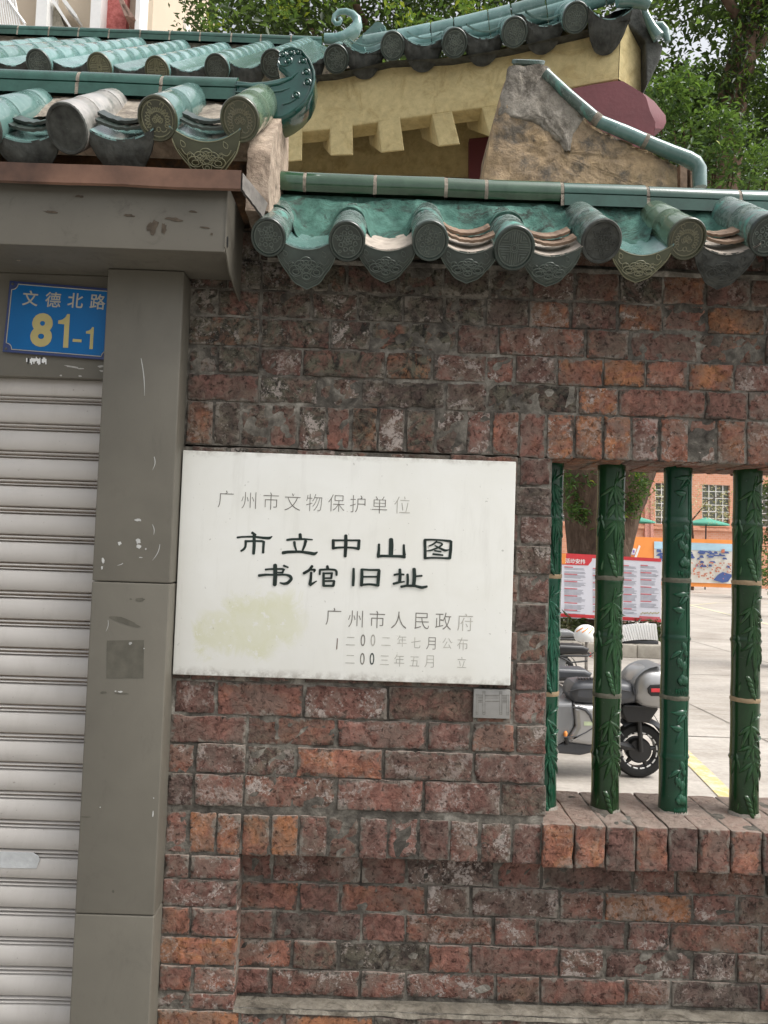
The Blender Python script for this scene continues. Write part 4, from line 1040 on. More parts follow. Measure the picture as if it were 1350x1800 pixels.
for i, (px, py, tip, W_, npl, m1, rd) in enumerate([(40, 234, 287, .088, 2, 'erod', True), (208, 232, 290, .086, 2, 'erod', True), (360, 232, 295, .088, 2, 'olive', False), (-110, 236, 288, .088, 1, 'erod', True)]):
    P = at(px, py-10, YN+.006); tp = at(px, tip, YN+.006)
    H = (P.z-tp.z-.34*W_*math.cos(SN))/math.cos(SN)*.95
    drip(P, SN, W_, H, .34, MT['erod' if m1 == 'erod' else 'glaze_olivecap'], MT['glaze_pale'], gr_, None if m1 == 'erod' else MT['relief_light'], npl, .006 if m1 == 'erod' else .001, i+20, top=.34, mpt=MT['glaze_cap'], rounded=rd)
yr = .075; zn = at(300, 138, yr).z
mb = MB(); rows_ = []
an, e1n, e2n = frame(SN); z0n = at(277, 208, YN).z
for j in range(10):
    v_ = j/9; row_ = []
    for i in range(161):
        x = -1.4+(at(455, 200, 0).x+1.4)*i/160
        p = V(x, YN, z0n)+an*(.17+.20*v_)+e2n*(-.028+.03*v_+.006*nz((x, v_, 0), 20)+.004*nz((x, v_, 0), 50))
        row_.append(p)
    rows_.append(row_)
mb.grid(rows_); mb.build('bedding_mortar', MT['joint'], gr_, angle=None)
xre = at(424, 150, yr).x
ridge_run(gr_, -1.6, xre, yr, zn, .085, .045, [MT['glaze_teal']], [.235], False, -.000)
# curled ridge end
SC = [(414, 139), (442, 142), (468, 140), (488, 136), (503, 132), (497, 126), (489, 119), (486, 109), (488, 99), (497, 89), (513, 83), (531, 88), (546, 105), (553, 122), (554, 138), (550, 158), (542, 176), (528, 192), (512, 204), (497, 212), (475, 212), (445, 202), (414, 190)]
mb = MB(); mb.slab([at(x, y, .02) for x, y in SC], V(0, .10, 0), .012)
def on(x, y, d=.0): return at(x, y, .02-d)
mb.tube([on(x, y) for x, y in ((414, 150), (455, 153), (490, 147), (512, 138), (524, 126))], [.004, .005, .005, .004, .002], 8)
mb.tube([on(x, y) for x, y in ((414, 162), (455, 165), (495, 160), (510, 154))], [.003, .004, .003, .001], 8)
mb.tube([on(x, y) for x, y in ((497, 184), (510, 180), (520, 174), (526, 168))], .003, 8)
for cx, cy, r_ in ((497, 96), (511, 92), (523, 91), (532, 107), (506, 107), (538, 126), (539, 144), (519, 168), (497, 112))and [(497, 96, 4.5), (511, 93, 5), (523, 92, 4.5), (532, 107, 5), (507, 107, 5), (538, 127, 5), (540, 145, 5), (520, 168, 5)]:
    mb.sphere(on(cx, cy, .002), r_/ppm(.02)*.75, 10, 8, (1, .8, 1))
    mb.tube([on(cx+r_*1.25*math.cos(R(t)), cy-r_*1.25*math.sin(R(t)), .001) for t in range(-40, 230, 18)], .0026, 6)
mb.tube([on(x, y) for x, y in ((489, 108), (492, 114), (500, 116), (508, 113), (512, 107))], .003, 6)
mb.tube([on(x, y, .001) for x, y in ((498, 88), (513, 84), (530, 89), (544, 106), (551, 124), (552, 140), (547, 160), (536, 180), (520, 196))], .004, 8)
tag(mb.build('ridge_scroll', MT['glaze_deep'], gr_, angle=35), 'dark teal curled ridge end')
# plaster pier under the roof end
xg = at(474, 300, -.13).x
zlo = at(474, 380, -.10).z
mb = MB(); rows_ = []
prof = [(-.130, zlo), (-.135, at(455, 268, -.13).z), (-.10, at(456, 250, -.10).z+.01), (-.02, at(470, 222, -.02).z), (.06, at(492, 196, .06).z), (.14, at(497, 190, .14).z), (.20, at(498, 195, .2).z), (.20, zlo)]
n = 12
def dis(p): return V(p.x+.004*nz(p, 18)+.002*nz(p, 60), p.y, p.z)
cz = [(y, z) for y, z in prof]
rings = []
for j in range(11):
    t = j/10; rg = []
    for k in range(len(cz)):
        (y0, z0), (y1, z1) = cz[k], cz[(k+1) % len(cz)]
        for q in range(8):
            y, z = y0+(y1-y0)*q/8, z0+(z1-z0)*q/8
            rg.append(dis(V(xg, .03+(y-.03)*t, 2.55+(z-2.55)*t)))
    rings.append(rg)
mb.grid(rings, True)
mb.grid([rings[-1], [p+V(-.06, 0, 0) for p in rings[-1]]], True)
mb.build('plaster_pier', MT['pier'], gr_, angle=60)
# bedding wall under the drips, behind the flashing
zc0 = zc; mb = MB(); mb.rbox((-1.7, -.10, ztp), (xg-.05, .18, z0n-.02), .01)
mb.build('eave_wall', plaster_mat('brown_eave_plaster', (.22, .12, .06), (.16, .095, .055), (.09, .07, .055), 9), gr_)
mb = MB(); mb.rbox((-1.7, .03, 0), (xg-.05, .20, ztp-.003), .004); mb.grid([[V(-1.7, .10, zn-.05), V(xg-.06, .10, zn-.05)], [V(-1.7, .42, zn-.3), V(xg-.06, .42, zn-.3)]])
mb.build('gate_back_wall', MT['pier'], gr_)
# ================================================================ pavilion behind the wall
def yB(px): return 1.36 if px < 480 else 1.36-(px-480)/655*.42
pv = thing('gate_pavilion', 'yellow limewashed pavilion with green tiled roof and square corbels, behind the wall', 'pavilion', at(560, 330, 1.6)*1.0)
SB = R(36); aB, e1B, e2B = frame(SB)
BC = [(-140, 112, .055, 'peony'), (-36, 112, .055, 'shou'), (68, 112, .054, 'peony'), (175, 118, .054, 'shou'), (276, 124, .054, 'shou'), (381, 120, .054, 'peony'), (480, 113, .056, 'peony'), (591, 104, .054, 'peony'), (690, 81, .052, 'peony'), (799, 76, .053, 'peony'), (904, 57, .053, 'peony'), (1012, 31, .053, 'peony')]
LB = 1.62
for i, (px, py, r_, kd) in enumerate(BC):
    P = at(px, py, yB(px)-.06)
    L = LB if px < 560 else (.36 if px < 640 else .30)
    o = barrel(P, SB, r_, L, MT['glaze_pale'], pv, joints=tuple(k/8 for k in range(1, 8)) if L > 1 else (.5,))
    cap_end(P, SB, r_, kd, MT['glaze_olivecap' if px in (175, 276) else 'glaze_cap'], MT['relief_light' if px in (175, 276) else 'relief_grey'], o, k=i+3)
for i in range(len(BC)-1):
    (x0, y0, _, _), (x1, y1, _, _) = BC[i], BC[i+1]
    px, py = (x0+x1)/2, (y0+y1)/2
    P = at(px, py-14 if px < 560 else py-18, yB(px)-.05)
    drip(P, SB, .096, .105, LB if px < 540 else .30, MT['erod'], MT['glaze_pale'], pv, None, 1 if px > 560 else 0, .010, i+40, top=.40, mpt=MT['glaze_pale'], rounded=True)
P = at(1074, 12, yB(1080)-.05); drip(P, SB, .090, .13, .25, MT['erod'], MT['glaze_pale'], pv, None, 0, .008, 77, top=.45, rounded=True)
# rear ridge on the left part, with a curled end
yR = at(0, 0, 0).y; yR = 1.36+LB*math.cos(SB)-.02
zR = at(250, 57, yR).z
ridge_run(pv, at(-120, 60, yR).x, at(571, 60, yR).x, yR, zR, .085, .06, [MT['glaze_teal']], [.195, .185, .19], False, -.000)
mb = MB(); mb.rbox((at(-120, 60, yR).x, yR-.03, zR-.32), (at(640, 60, yR).x, yR+.25, zR-.07), .01); mb.build('ridge_core', MT['joint'], pv)
mb = MB()
SCU = [(570, 68, 9), (592, 69, 10), (608, 66, 12), (621, 57, 12.5), (628, 45, 10), (628, 34, 8), (620, 25, 6.5), (608, 20, 5.5), (596, 21, 5), (588, 28, 4.5), (586, 36, 4.2), (590, 42, 4), (597, 41, 4), (600, 35, 3.5), (595, 32, 3)]
mb.tube([at(x, y, yR) for x, y, r_ in SCU], [r_/ppm(yR) for x, y, r_ in SCU], 14); tag(mb.build('ridge_scroll', MT['glaze_pale'], pv), 'pale green spiral ridge end')
# short ridge band along the right-hand eave with a ribbed start
BANDS = [(640, 88), (700, 78), (760, 66), (800, 58), (860, 44), (900, 34), (960, 18), (1010, 4), (1060, -12), (1100, -26), (1160, -50)]
for k in range(len(BANDS)-1):
    (x0, y0), (x1, y1) = BANDS[k], BANDS[k+1]
    mb = MB(); A = at(x0+.8, y0-4, yB(x0)+.16); B = at(x1-.8, y1-4, yB(x1)+.16)
    mb.tube([A, A.lerp(B, .02), A.lerp(B, .98), B], [.045, .052, .052, .045], 16); mb.tube([A+V(0, -.03, -.05), B+V(0, -.03, -.05)], .035, 10); mb.build('ridge_tile', MT['glaze_pale'], pv)
mb = MB()
for k in range(7):
    c = at(628+k*6, 92-k*6, yB(640)+.10+k*.03); mb.tube([c, c+V(.012, .02, .012)], [.042, .036], 14)
mb.build('tile_end_stack', MT['glaze_pale'], pv)
# roof bed under the right eave
mb = MB(); top_, bot_ = [], []
for px in range(520, 1111, 10):
    k = [c for c in BC if c[0] <= px][-1]; idx = BC.index(k); nx_ = BC[min(idx+1, len(BC)-1)]
    t = (px-k[0])/max(1, nx_[0]-k[0]); py = k[1]+(nx_[1]-k[1])*t if nx_ is not k else k[1]-(px-k[0])*.25
    A = at(px, py+6, yB(px)-.02); bot_.append(A); top_.append(A+aB*.36-e2B*.02)
mb.grid([bot_, top_]); mb.grid([[p+V(0, 0, -.05) for p in bot_], [p+V(0, .6, .05) for p in bot_]]); mb.build('roof_bed', MT['erod'], pv, angle=None)
# upturned corner
mb = MB(); Y = .93
mb.tube([at(x, y, Y) for x, y in ((1085, 0), (1108, -2), (1128, 2), (1142, 10))], [.028, .032, .03, .02], 12)
mb.tube([at(x, y, Y+.1) for x, y in ((1130, 8), (1136, 26), (1146, 48), (1158, 66))], [.012, .014, .02, .026], 10)
mb.tube([at(x, y, Y+.12) for x, y in ((1150, 44), (1162, 44), (1169, 54), (1174, 74))], [.012, .016, .018, .012], 10)
mb.build('corner_tile', MT['sheet'] if False else MT['glaze_pale'], pv)
mb = MB(); mb.slab([at(x, y, Y+.12) for x, y in ((1098, 40), (1104, 10), (1126, 10), (1140, 40), (1158, 72), (1166, 80), (1160, 105), (1148, 130), (1136, 152), (1134, 70))], V(.02, .35, 0), .01); mb.build('corner_underside', MT['erod'], pv)
# fascia beam with chamfered end
def F(px, py, dy=0): return at(px, py, yB(px)+.05+dy)
TOPE = [(470, 170), (600, 120), (700, 108), (800, 98), (900, 78), (1000, 50), (1092, 26)]
BOTE = [(1087, 139), (1008, 153), (957, 169), (866, 187), (796, 196), (700, 210), (580, 227), (531, 232), (470, 238)]
mb = MB(); mb.slab([F(x, y) for x, y in TOPE+BOTE], V(.02, .10, 0), .006); mb.build('fascia_beam', MT['yellow'], pv, angle=25)
mb = MB(); c0, c1 = F(1092.5, 26), F(1087.5, 139); d0, d1 = at(1135, 34, yB(1092)+.17), at(1131, 166, yB(1092)+.17)
mb.grid([[c0, d0], [c1, d1]]); mb.grid([[d0, d0+V(-.05, .3, 0)], [d1, d1+V(-.05, .3, 0)]]); mb.build('fascia_end', MT['yellow'], pv)
for pts in ([(470, 226), (532, 222), (531, 283), (470, 288)], [(580, 219), (620, 214), (621, 273), (582, 274)], [(664, 209), (703, 204), (711, 265), (671, 269)], [(760, 202), (795, 196), (809, 254), (772, 258)], [(848, 190), (880, 184), (895, 236), (861, 240)], [(935, 176), (968, 168), (985, 216), (950, 220)]):
    mb = MB(); mb.slab([F(x, y, -.004) for x, y in pts], V(-.065, .30, .20), .006, False); mb.build('corbel', MT['yellow'], pv, angle=30)
mb = MB(); q = [F(440, 170, .42), F(1000, 100, .42), F(1000, 316, .42), F(440, 318, .42)]; mb.slab(q, V(0, .15, 0)); mb.build('rear_wall', MT['yellow'], pv)
mb = MB(); q = [F(450, 230, .0)+V(0, .02, 0), F(1000, 158)+V(0, .02, 0)]
mb.grid([[q[0], q[1]], [q[0]+V(0, .45, .30), q[1]+V(0, .45, .30)]]); mb.build('soffit', MT['yellow'], pv)
mb = MB(); q = [F(825, 243, .36), F(880, 238, .36), F(880, 340, .36), F(825, 340, .36)]; mb.slab(q, V(0, .06, 0), .004); mb.build('maroon_post', MT['maroon'], pv)
mb = MB(); q = [F(440, 300, .38), F(1000, 318, .38), F(1000, 420, .38), F(440, 420, .38)]; mb.slab(q, V(0, .02, 0)); mb.build('dark_sill', plain('brown_board', (.08, .045, .03), .7), pv)
q = [(1005, 156), (1040, 149), (1084, 142), (1096, 143), (1130, 164), (1136, 172), (1143, 196), (1152, 215), (1150, 238), (1120, 260), (1000, 260)]
mb = MB(); mb.slab([at(x, y, .98) for x, y in q], V(.10, .32, 0), .0)
cham = [(1134, 166), (1150, 178), (1170, 203), (1171, 215), (1166, 226), (1150, 240)]
f_ = [at(x, y, .98) for x, y in ((1130, 164), (1136, 172), (1143, 196), (1150, 212), (1152, 226), (1148, 239))]; b_ = [at(x, y, 1.10) for x, y in cham]
mb.grid([f_, b_]); mb.grid([b_, [p+V(-.1, .25, 0) for p in b_]]); tag(mb.build('tie_beam', MT['maroon'], pv, angle=30), 'maroon painted beam end')
mb = MB(); mb.box((at(470, 300, 2).x, 1.98, 0), (at(900, 300, 2).x, 2.08, at(700, 190, 2).z)); mb.build('pavilion_wall', MT['yellow'], pv)

# ================================================================ bamboo balusters
YB = .135
zb0, zb1 = zt-.004, zl+.006
HB = zb1-zb0
def leaf_patch(mb, Rr, th, z, ang, L, W_, hgt=.0058, curl=0.0, n=9):
    """a raised lanceolate leaf lying on the cylinder"""
    rows_ = []
    for i in range(n+1):
        u = i/n; w_ = W_*math.sin(math.pi*min(1, u**.75))**.9+.0002; a = ang+curl*u
        s0 = L*u; du = math.sin(a)*s0; dz = math.cos(a)*s0
        rr_ = []
        for v_ in (-1, -.6, -.15, 0, .15, .6, 1):
            su = du+math.cos(a)*w_*v_; sz = dz-math.sin(a)*w_*v_
            t = th+su/Rr; h = Rr+hgt*(1-v_*v_)*(.35+.65*math.sin(math.pi*min(1, u*.9+.05)))-(.0007 if v_ == 0 else 0)-.0008
            rr_.append(V(h*math.sin(t), -h*math.cos(t), z+sz))
        rows_.append(rr_)
    t0_ = len(mb.v); mb.grid(rows_)
    for q_ in range(t0_, len(mb.v)): mb.t[q_] = ((.0, .75, .95, .45, .95, .75, .0)[(q_-t0_) % 7], 0, 0)
def stem(mb, Rr, pts, r_=.0024):
    P = []
    for (t0, z0), (t1, z1) in zip(pts[:-1], pts[1:]):
        for k in range(5): P.append((t0+(t1-t0)*k/5, z0+(z1-z0)*k/5))
    P.append(pts[-1]); mb.tint = (.85, 0, 0); mb.tube([V((Rr+.0005)*math.sin(t), -(Rr+.0005)*math.cos(t), z) for t, z in P], r_, 7); mb.tint = (.5, 0, 0)
def segment(H, R0, kind, seed):
    rr_ = random.Random(seed); mb = MB(); mb.tint = (.5, 0, 0); n = 30
    prof = []
    for i in range(41):
        u = i/40; r_ = R0*(1+.045*abs(2*((u*2) % 1)-1)**2.2)
        if abs(u-.5) < .014: r_ += .0030*(1-abs(u-.5)/.014)
        if .512 < u < .53: r_ -= .0008
        if u < .02 or u > .98: r_ -= .0012
        prof.append((u*H, r_))
    mb.lathe(prof, V(0, 0, 0), V(0, 0, 1), V(1, 0, 0), n)
    mb.grid([[V(r_*math.cos(2*math.pi*k/n), r_*math.sin(2*math.pi*k/n), z) for k in range(n)] for z, r_ in ((H, prof[-1][1]), (H, .002))], True)
    Rr = R0*1.008
    if kind == 'bamboo':
        t0 = .20
        stem(mb, Rr, [(t0+.15, .03*H), (t0+.05, .22*H), (t0+.12, .40*H), (t0-.02, .52*H), (t0-.08, .66*H), (t0-.22, .80*H), (t0-.05, .93*H)])
        for zc_, tc, sc in ((.80, t0-.25, 1.0), (.64, t0-.10, .95), (.50, t0+.0, 1.05)):
            for a, l_ in ((2.55, .066), (2.85, .080), (3.20, .082), (3.55, .072), (2.2, .050), (4.0, .052)):
                leaf_patch(mb, Rr, tc, zc_*H, a+rr_.uniform(-.12, .12), l_*sc*rr_.uniform(.9, 1.1), .0066, curl=rr_.uniform(-.15, .15))
        leaf_patch(mb, Rr, t0-.25, .80*H, .30, .045, .0045); leaf_patch(mb, Rr, t0-.1, .83*H, .75, .045, .0045, curl=.3); leaf_patch(mb, Rr, t0+.05, .66*H, 1.25, .040, .004)
        leaf_patch(mb, Rr, t0+.30, .47*H, .2, .040, .0045)
        # bamboo shoot
        for k in range(4): leaf_patch(mb, Rr, t0-.62+.13*k, (.20-.042*k)*H, 2.45+.1*k, .030, .0085, .0075)
        leaf_patch(mb, Rr, t0-.05, .24*H, 2.95, .040, .005); leaf_patch(mb, Rr, t0+.25, .20*H, 3.2, .036, .0055); leaf_patch(mb, Rr, t0+.1, .26*H, .3, .05, .004)
        leaf_patch(mb, Rr, -.9, .05*H, .2, .03, .004); leaf_patch(mb, Rr, -1.0, .55*H, 2.9, .05, .005); leaf_patch(mb, Rr, -1.1, .5*H, 3.4, .05, .005)
    else:
        t0 = .18
        stem(mb, Rr, [(t0+.55, .02*H), (t0+.6, .3*H), (t0+.62, .6*H), (t0+.45, .86*H), (t0+.05, .9*H), (t0-.3, .82*H)], .0032)
        stem(mb, Rr, [(t0+.35, .50*H), (t0+.38, .7*H), (t0+.3, .84*H)], .0026)
        leaf_patch(mb, Rr, t0+.45, .91*H, 4.25, .050, .0095, .006, .35); leaf_patch(mb, Rr, t0+.40, .89*H, 3.7, .045, .007, .005, .2)
        leaf_patch(mb, Rr, t0+.1, .76*H, 4.35, .036, .011, .006, .5); leaf_patch(mb, Rr, t0+.1, .76*H, 3.6, .05, .006, .004)
        leaf_patch(mb, Rr, t0-.05, .48*H, 2.6, .036, .010, .0075, .3); leaf_patch(mb, Rr, t0-.05, .40*H, 4.3, .044, .008, .006, -.3)
        leaf_patch(mb, Rr, t0+.15, .42*H, 2.9, .030, .009, .007); leaf_patch(mb, Rr, t0-.35, .34*H, 2.6, .034, .011, .006, .2); leaf_patch(mb, Rr, t0+.2, .31*H, 3.3, .032, .012, .006)
        for (dt, z_, l_, w_) in ((.0, .20, .034, .013), (.16, .185, .030, .011), (-.22, .17, .026, .009), (.35, .18, .03, .009)): leaf_patch(mb, Rr, t0+dt, z_*H, 3.1+dt*.5, l_, w_, .0085)
        for k in range(6): leaf_patch(mb, Rr, t0-.4+.16*k, .075*H, 3.14+rr_.uniform(-.2, .2), .020, .004, .005)
        stem(mb, Rr, [(t0+.2, .46*H), (t0-.15, .36*H), (t0-.3, .26*H)], .0028); stem(mb, Rr, [(t0+.3, .40*H), (t0+.25, .28*H), (t0+.05, .2*H)], .0028)
    return mb
R0B = .0385
SEG = {}
def baluster(px, label, kind, mat, tan, dy=0.0):
    P = at(px, 1120, YB+dy)
    b = thing('bamboo_baluster', label, 'baluster', V(P.x, YB+dy, zb0), 'bamboo balusters in the latticed opening')
    gap = .010; H = (HB-2*gap)/3
    for k in range(3):
        key = (kind, k)
        if key not in SEG: SEG[key] = (segment(H, R0B, kind, 5+k), None)
        mb = MB(); src = SEG[key][0]; off = V(P.x, YB+dy, zb0+k*(H+gap))
        mb.v = [(v[0]+off.x, v[1]+off.y, v[2]+off.z) for v in src.v]; mb.t = src.t; mb.f = src.f; mb.m = src.m
        mb.build('glazed_segment', MT[mat], b, angle=55, tint=True)
        if k < 2:
            z = zb0+k*(H+gap)+H; j = MB()
            j.lathe([(-.002, .010), (-.002, R0B*1.03), (.002, R0B*1.055), (gap*.5, R0B*1.06), (gap-.002, R0B*1.05), (gap+.002, R0B*1.0), (gap+.002, .01)], V(P.x, YB+dy, z), V(0, 0, 1), XV, 30)
            j.v = [(x+.0012*nz((x, y, zz_), 60), y+.0012*nz((x, y, zz_), 60, 2), zz_+.0015*nz((x, y, 0), 50, 3)) for x, y, zz_ in j.v]
            j.build('joint_band', MT[tan], b)
    j = MB(); n = 26; j.lathe([(-.002, R0B*1.14), (.003, R0B*1.09), (.008, R0B*1.03), (.009, R0B*.9)], V(P.x, YB+dy, zb0+.004), V(0, 0, 1), XV, n)
    j.v = [(x+.004*nz((x, y, zz_), 45), y+.004*nz((x, y, zz_), 45, 2), zz_) for x, y, zz_ in j.v]; j.build('foot_mortar', MT['cement'], b)
MT['tan'] = plain('tan_joint', (.30, .215, .125), .6, .4, 0, .2, 30, .3, 60)
MT['greyj'] = plain('grey_green_joint', (.12, .115, .085), .7, .3, 0, .35, 40, .5, 60)
baluster(960, 'bamboo baluster closest to the brick pier, half hidden by the bricks', 'bamboo', 'bam2', 'tan')
baluster(1069, 'dark green bamboo baluster in front of the parked scooter seat', 'bamboo', 'bam1', 'greyj')
baluster(1187, 'teal green baluster with drooping broad leaves and rounded fruit relief', 'broad', 'bam2', 'greyj')
baluster(1311, 'dark green bamboo baluster with tan joint, standing right of the teal one', 'bamboo', 'bam1', 'tan')
# ================================================================ leaf clouds
def leaf_cloud(name, mat, parent, clusters, per, spread, size, seed, bright=.0, elong=2.2, droop=.0, stuff=False):
    """many small bent leaves in clusters: clusters = list of (x, y, z, tone)"""
    rg = np.random.default_rng(seed); C = np.array(clusters, float); n = len(C)*per
    c = np.repeat(C[:, :3], per, 0)+rg.normal(0, 1, (n, 3))*np.array(spread); tone = np.repeat(C[:, 3], per)
    d = rg.normal(0, 1, (n, 3)); d[:, 2] = d[:, 2]*.6-droop; d /= np.linalg.norm(d, axis=1)[:, None]
    up = rg.normal(0, .55, (n, 3)); up[:, 2] += 1; s = np.cross(d, up); s /= np.linalg.norm(s, axis=1)[:, None]; nn = np.cross(s, d)
    L = size*rg.uniform(.6, 1.3, n)[:, None]; W_ = L/elong
    v = np.empty((n, 4, 3)); v[:, 0] = c-d*L*.5; v[:, 1] = c+s*W_*.5+nn*L*.10; v[:, 2] = c+d*L*.5-nn*L*.08; v[:, 3] = c-s*W_*.5+nn*L*.10
    me = bpy.data.meshes.new(name); off = wloc(parent) if parent is not None else Vector()
    vv = v.reshape(-1, 3)-np.array(off); me.vertices.add(n*4); me.vertices.foreach_set('co', vv.ravel())
    me.loops.add(n*6); me.polygons.add(n*2)
    q = np.arange(n)[:, None]*4; idx = np.concatenate([q, q+1, q+2, q, q+2, q+3], 1); me.loops.foreach_set('vertex_index', idx.ravel().astype(np.int32))
    me.polygons.foreach_set('loop_start', np.arange(0, n*6, 3, dtype=np.int32)); me.polygons.foreach_set('loop_total', np.full(n*2, 3, np.int32))
    me.update(calc_edges=True)
    t = np.clip(tone+rg.normal(0, .14, n)+bright, 0, 1); col = np.ones((n, 4, 4)); col[:, :, 0] = t[:, None]
    a = me.attributes.new('tint', 'FLOAT_COLOR', 'POINT'); a.data.foreach_set('color', col.ravel().astype(np.float32))
    me.materials.append(mat); o = bpy.data.objects.new(name, me); S.collection.objects.link(o)
    if parent is not None: o.parent = parent
    return o
def pxcl(rr_, n, x0, x1, y0, y1, d0, d1, dens=None, t0=.3, t1=.7):
    """cluster centres spread through a volume that spans a region seen in the photo"""
    out = []
    while len(out) < n:
        px, py = rr_.uniform(x0, x1), rr_.uniform(y0, y1)
        if dens and rr_.random() > dens(px, py): continue
        p = at(px, py, rr_.uniform(d0, d1)); out.append((p.x, p.y, p.z, rr_.uniform(t0, t1)))
    return out
def limb(mb, pts, r0, r1, n=10, rough=.12, seed=0):
    P = []
    pts = [Vector(p) for p in pts]
    for a, b in zip(pts[:-1], pts[1:]):
        for k in range(8): P.append(a.lerp(b, k/8))
    P.append(pts[-1]); m_ = len(P)
    b0 = len(mb.v); mb.tube(P, [r0+(r1-r0)*(i/(m_-1)) for i in range(m_)], n)
    for i in range(b0, len(mb.v)):
        x, y, z = mb.v[i]; k = rough*r0
        mb.v[i] = (x+k*nz((x, y, z), 1.2/r0*.4, seed)+k*.5*nz((x, y, z), 4/r0*.4, seed), y+k*nz((x, y, z), 1.2/r0*.4, seed+4), z)
rq = random.Random(11)
# dark canopy over the pavilion
p0 = at(700, 400, 12); t1 = thing('broadleaf_tree', 'big dark leafy tree with fresh light shoots, rising behind the pavilion roof', 'tree', V(p0.x, 12.0, 0))
mb = MB(); limb(mb, [(p0.x, 12, 0), (p0.x-.2, 12, 4), (p0.x+.1, 12.2, 8), (p0.x+.3, 12.5, 12)], .35, .12)
for a in range(7): limb(mb, [(p0.x, 12, 6.5+a*.7), (p0.x+math.cos(a*2.1)*1.8, 12+math.sin(a*2.1)*1.2, 8+a*.6), (p0.x+math.cos(a*2.1)*3.4, 12+math.sin(a*2.1)*1.8, 9+a*.7)], .10, .03, 7, seed=a)
mb.build('trunk', MT['bark'], t1, angle=None)
def dn(px, py):
    edge = 348+22*math.sin(py*.13)+14*math.sin(py*.31+1)
    if px < edge: return 0
    return 1 if px < 900 else (.7 if px < 1080 else .15)
leaf_cloud('crown', MT['leaf_dark'], t1, pxcl(rq, 1500, 330, 1160, -330, 130, 10.2, 13.5, dn, .0, .6), 30, (.22, .22, .16), .125, 1)
leaf_cloud('fresh_shoots', MT['leaf_mid'], t1, [(*at(x+rq.uniform(-9, 9), y+rq.uniform(-6, 6), 9.9+rq.uniform(-.2, .3)), rq.uniform(.6, 1.05)) for x, y in ((372, 38), (380, 30), (500, 14), (515, 8), (492, 22), (725, 30), (735, 42), (770, 45), (815, 5), (822, 12), (600, 5), (690, 12), (860, 20)) for _ in range(3)], 12, (.10, .10, .07), .12, 2)
# tree with the dark epiphyte-covered trunk, upper right
p1 = at(1300, 500, 9.5); t2 = thing('banyan_tree', 'tall dark tree with a fern covered leaning trunk at the upper right', 'tree', V(p1.x+.15, 9.5, 0))
mb = MB(); A = [at(1262, 420, 9.5), at(1278, 260, 9.5), at(1292, 150, 9.5), at(1312, 60, 9.5), at(1345, -60, 9.5), at(1400, -260, 9.5)]
limb(mb, [V(at(1420, 1100, 9.5).x, 9.5, 0), at(1405, 900, 9.5), at(1330, 620, 9.5)]+A, .26, .17, 12, .3)
limb(mb, [at(1315, 60, 9.5), at(1260, -30, 9.4), at(1180, -120, 9.3)], .09, .04); limb(mb, [at(1290, 150, 9.5), at(1350, 60, 9.6), at(1450, -20, 9.7)], .08, .04)
mb.build('trunk', MT['bark'], t2, angle=None)
ep = []
for k in range(150):
    t = rq.random(); i = min(3, int(t*4)+1); q = A[i].lerp(A[min(i+1, 5)], (t*4) % 1); ep.append((q.x+rq.uniform(-.26, .26), q.y-rq.uniform(.05, .25), q.z+rq.uniform(-.1, .1), rq.uniform(-.1, .3)))
leaf_cloud('epiphyte_leaves', MT['leaf_dark'], t2, ep, 16, (.07, .06, .09), .13, 3, elong=3.6, droop=.9)
def dn2(px, py):
    h = noise.noise(Vector((px*.011, py*.013, 3)))+.6*noise.noise(Vector((px*.03, py*.03, 8)))
    # bright sky window beside the pavilion corner
    d = math.hypot((px-1215)/65, (py-90)/60)
    k = 1 if h > -.06 else .10
    d2 = math.hypot((px-1300)/16, (py-195)/40); d3 = math.hypot((px-1190)/26, (py-45)/26)
    return k*(.03 if d < .75 or d2 < 1 or d3 < 1 else 1)
leaf_cloud('crown', MT['leaf_dark'], t2, pxcl(rq, 820, 1110, 1450, -300, 190, 9.8, 13, dn2, .15, .7), 24, (.20, .20, .15), .135, 4)
leaf_cloud('lower_crown', MT['leaf_dark'], t2, pxcl(rq, 460, 1160, 1450, 150, 400, 10.0, 12.5, lambda a, b: .9 if noise.noise(Vector((a*.02, b*.02, 1))) > -.15 else .25, .1, .55), 24, (.18, .18, .15), .13, 5)
# nearer sprays of fresh compound leaves
p2 = at(1230, 700, 7.2); t3 = thing('leafy_sapling', 'younger tree with bright yellow green leaf sprays beside the pavilion corner', 'tree', V(p2.x, 7.2, 0))
mb = MB(); limb(mb, [(at(1420, 1100, 7.2).x, 7.2, 0), at(1400, 860, 7.2), (p2.x+.25, 7.2, 4.2), (p2.x-.1, 7.2, 5.7)], .09, .02)
SPR = [(1210, 120, 1), (1190, 150, .9), (1225, 145, 1), (1180, 175, .7), (1235, 170, .6), (1160, 160, .6), (1200, 195, .7), (1170, 200, .6), (1260, 195, .95), (1265, 205, 1), (1240, 215, .6), (1210, 230, .5), (1295, 215, .7), (1300, 235, .6), (1180, 240, .5), (1255, 258, 1), (1270, 262, .8), (1240, 275, .5), (1330, 265, 1), (1325, 275, .8), (1345, 285, .6), (1290, 290, .6), (1255, 320, .9), (1260, 300, .5), (1310, 315, .6), (1340, 320, .6), (1225, 310, .4), (1150, 150, .6), (1145, 175, .5), (1215, 265, .4), (1370, 250, .7), (1390, 300, .6), (1285, 255, .5), (1195, 270, .4), (1185, 215, .5), (1235, 245, .4)]
for x, y, k in SPR[::3]: limb(mb, [(p2.x, 7.2, 3.6+(.002*(400-y))), at(x, y+8, 7.1)], .025, .006, 5)
mb.build('trunk', MT['bark'], t3, angle=None)
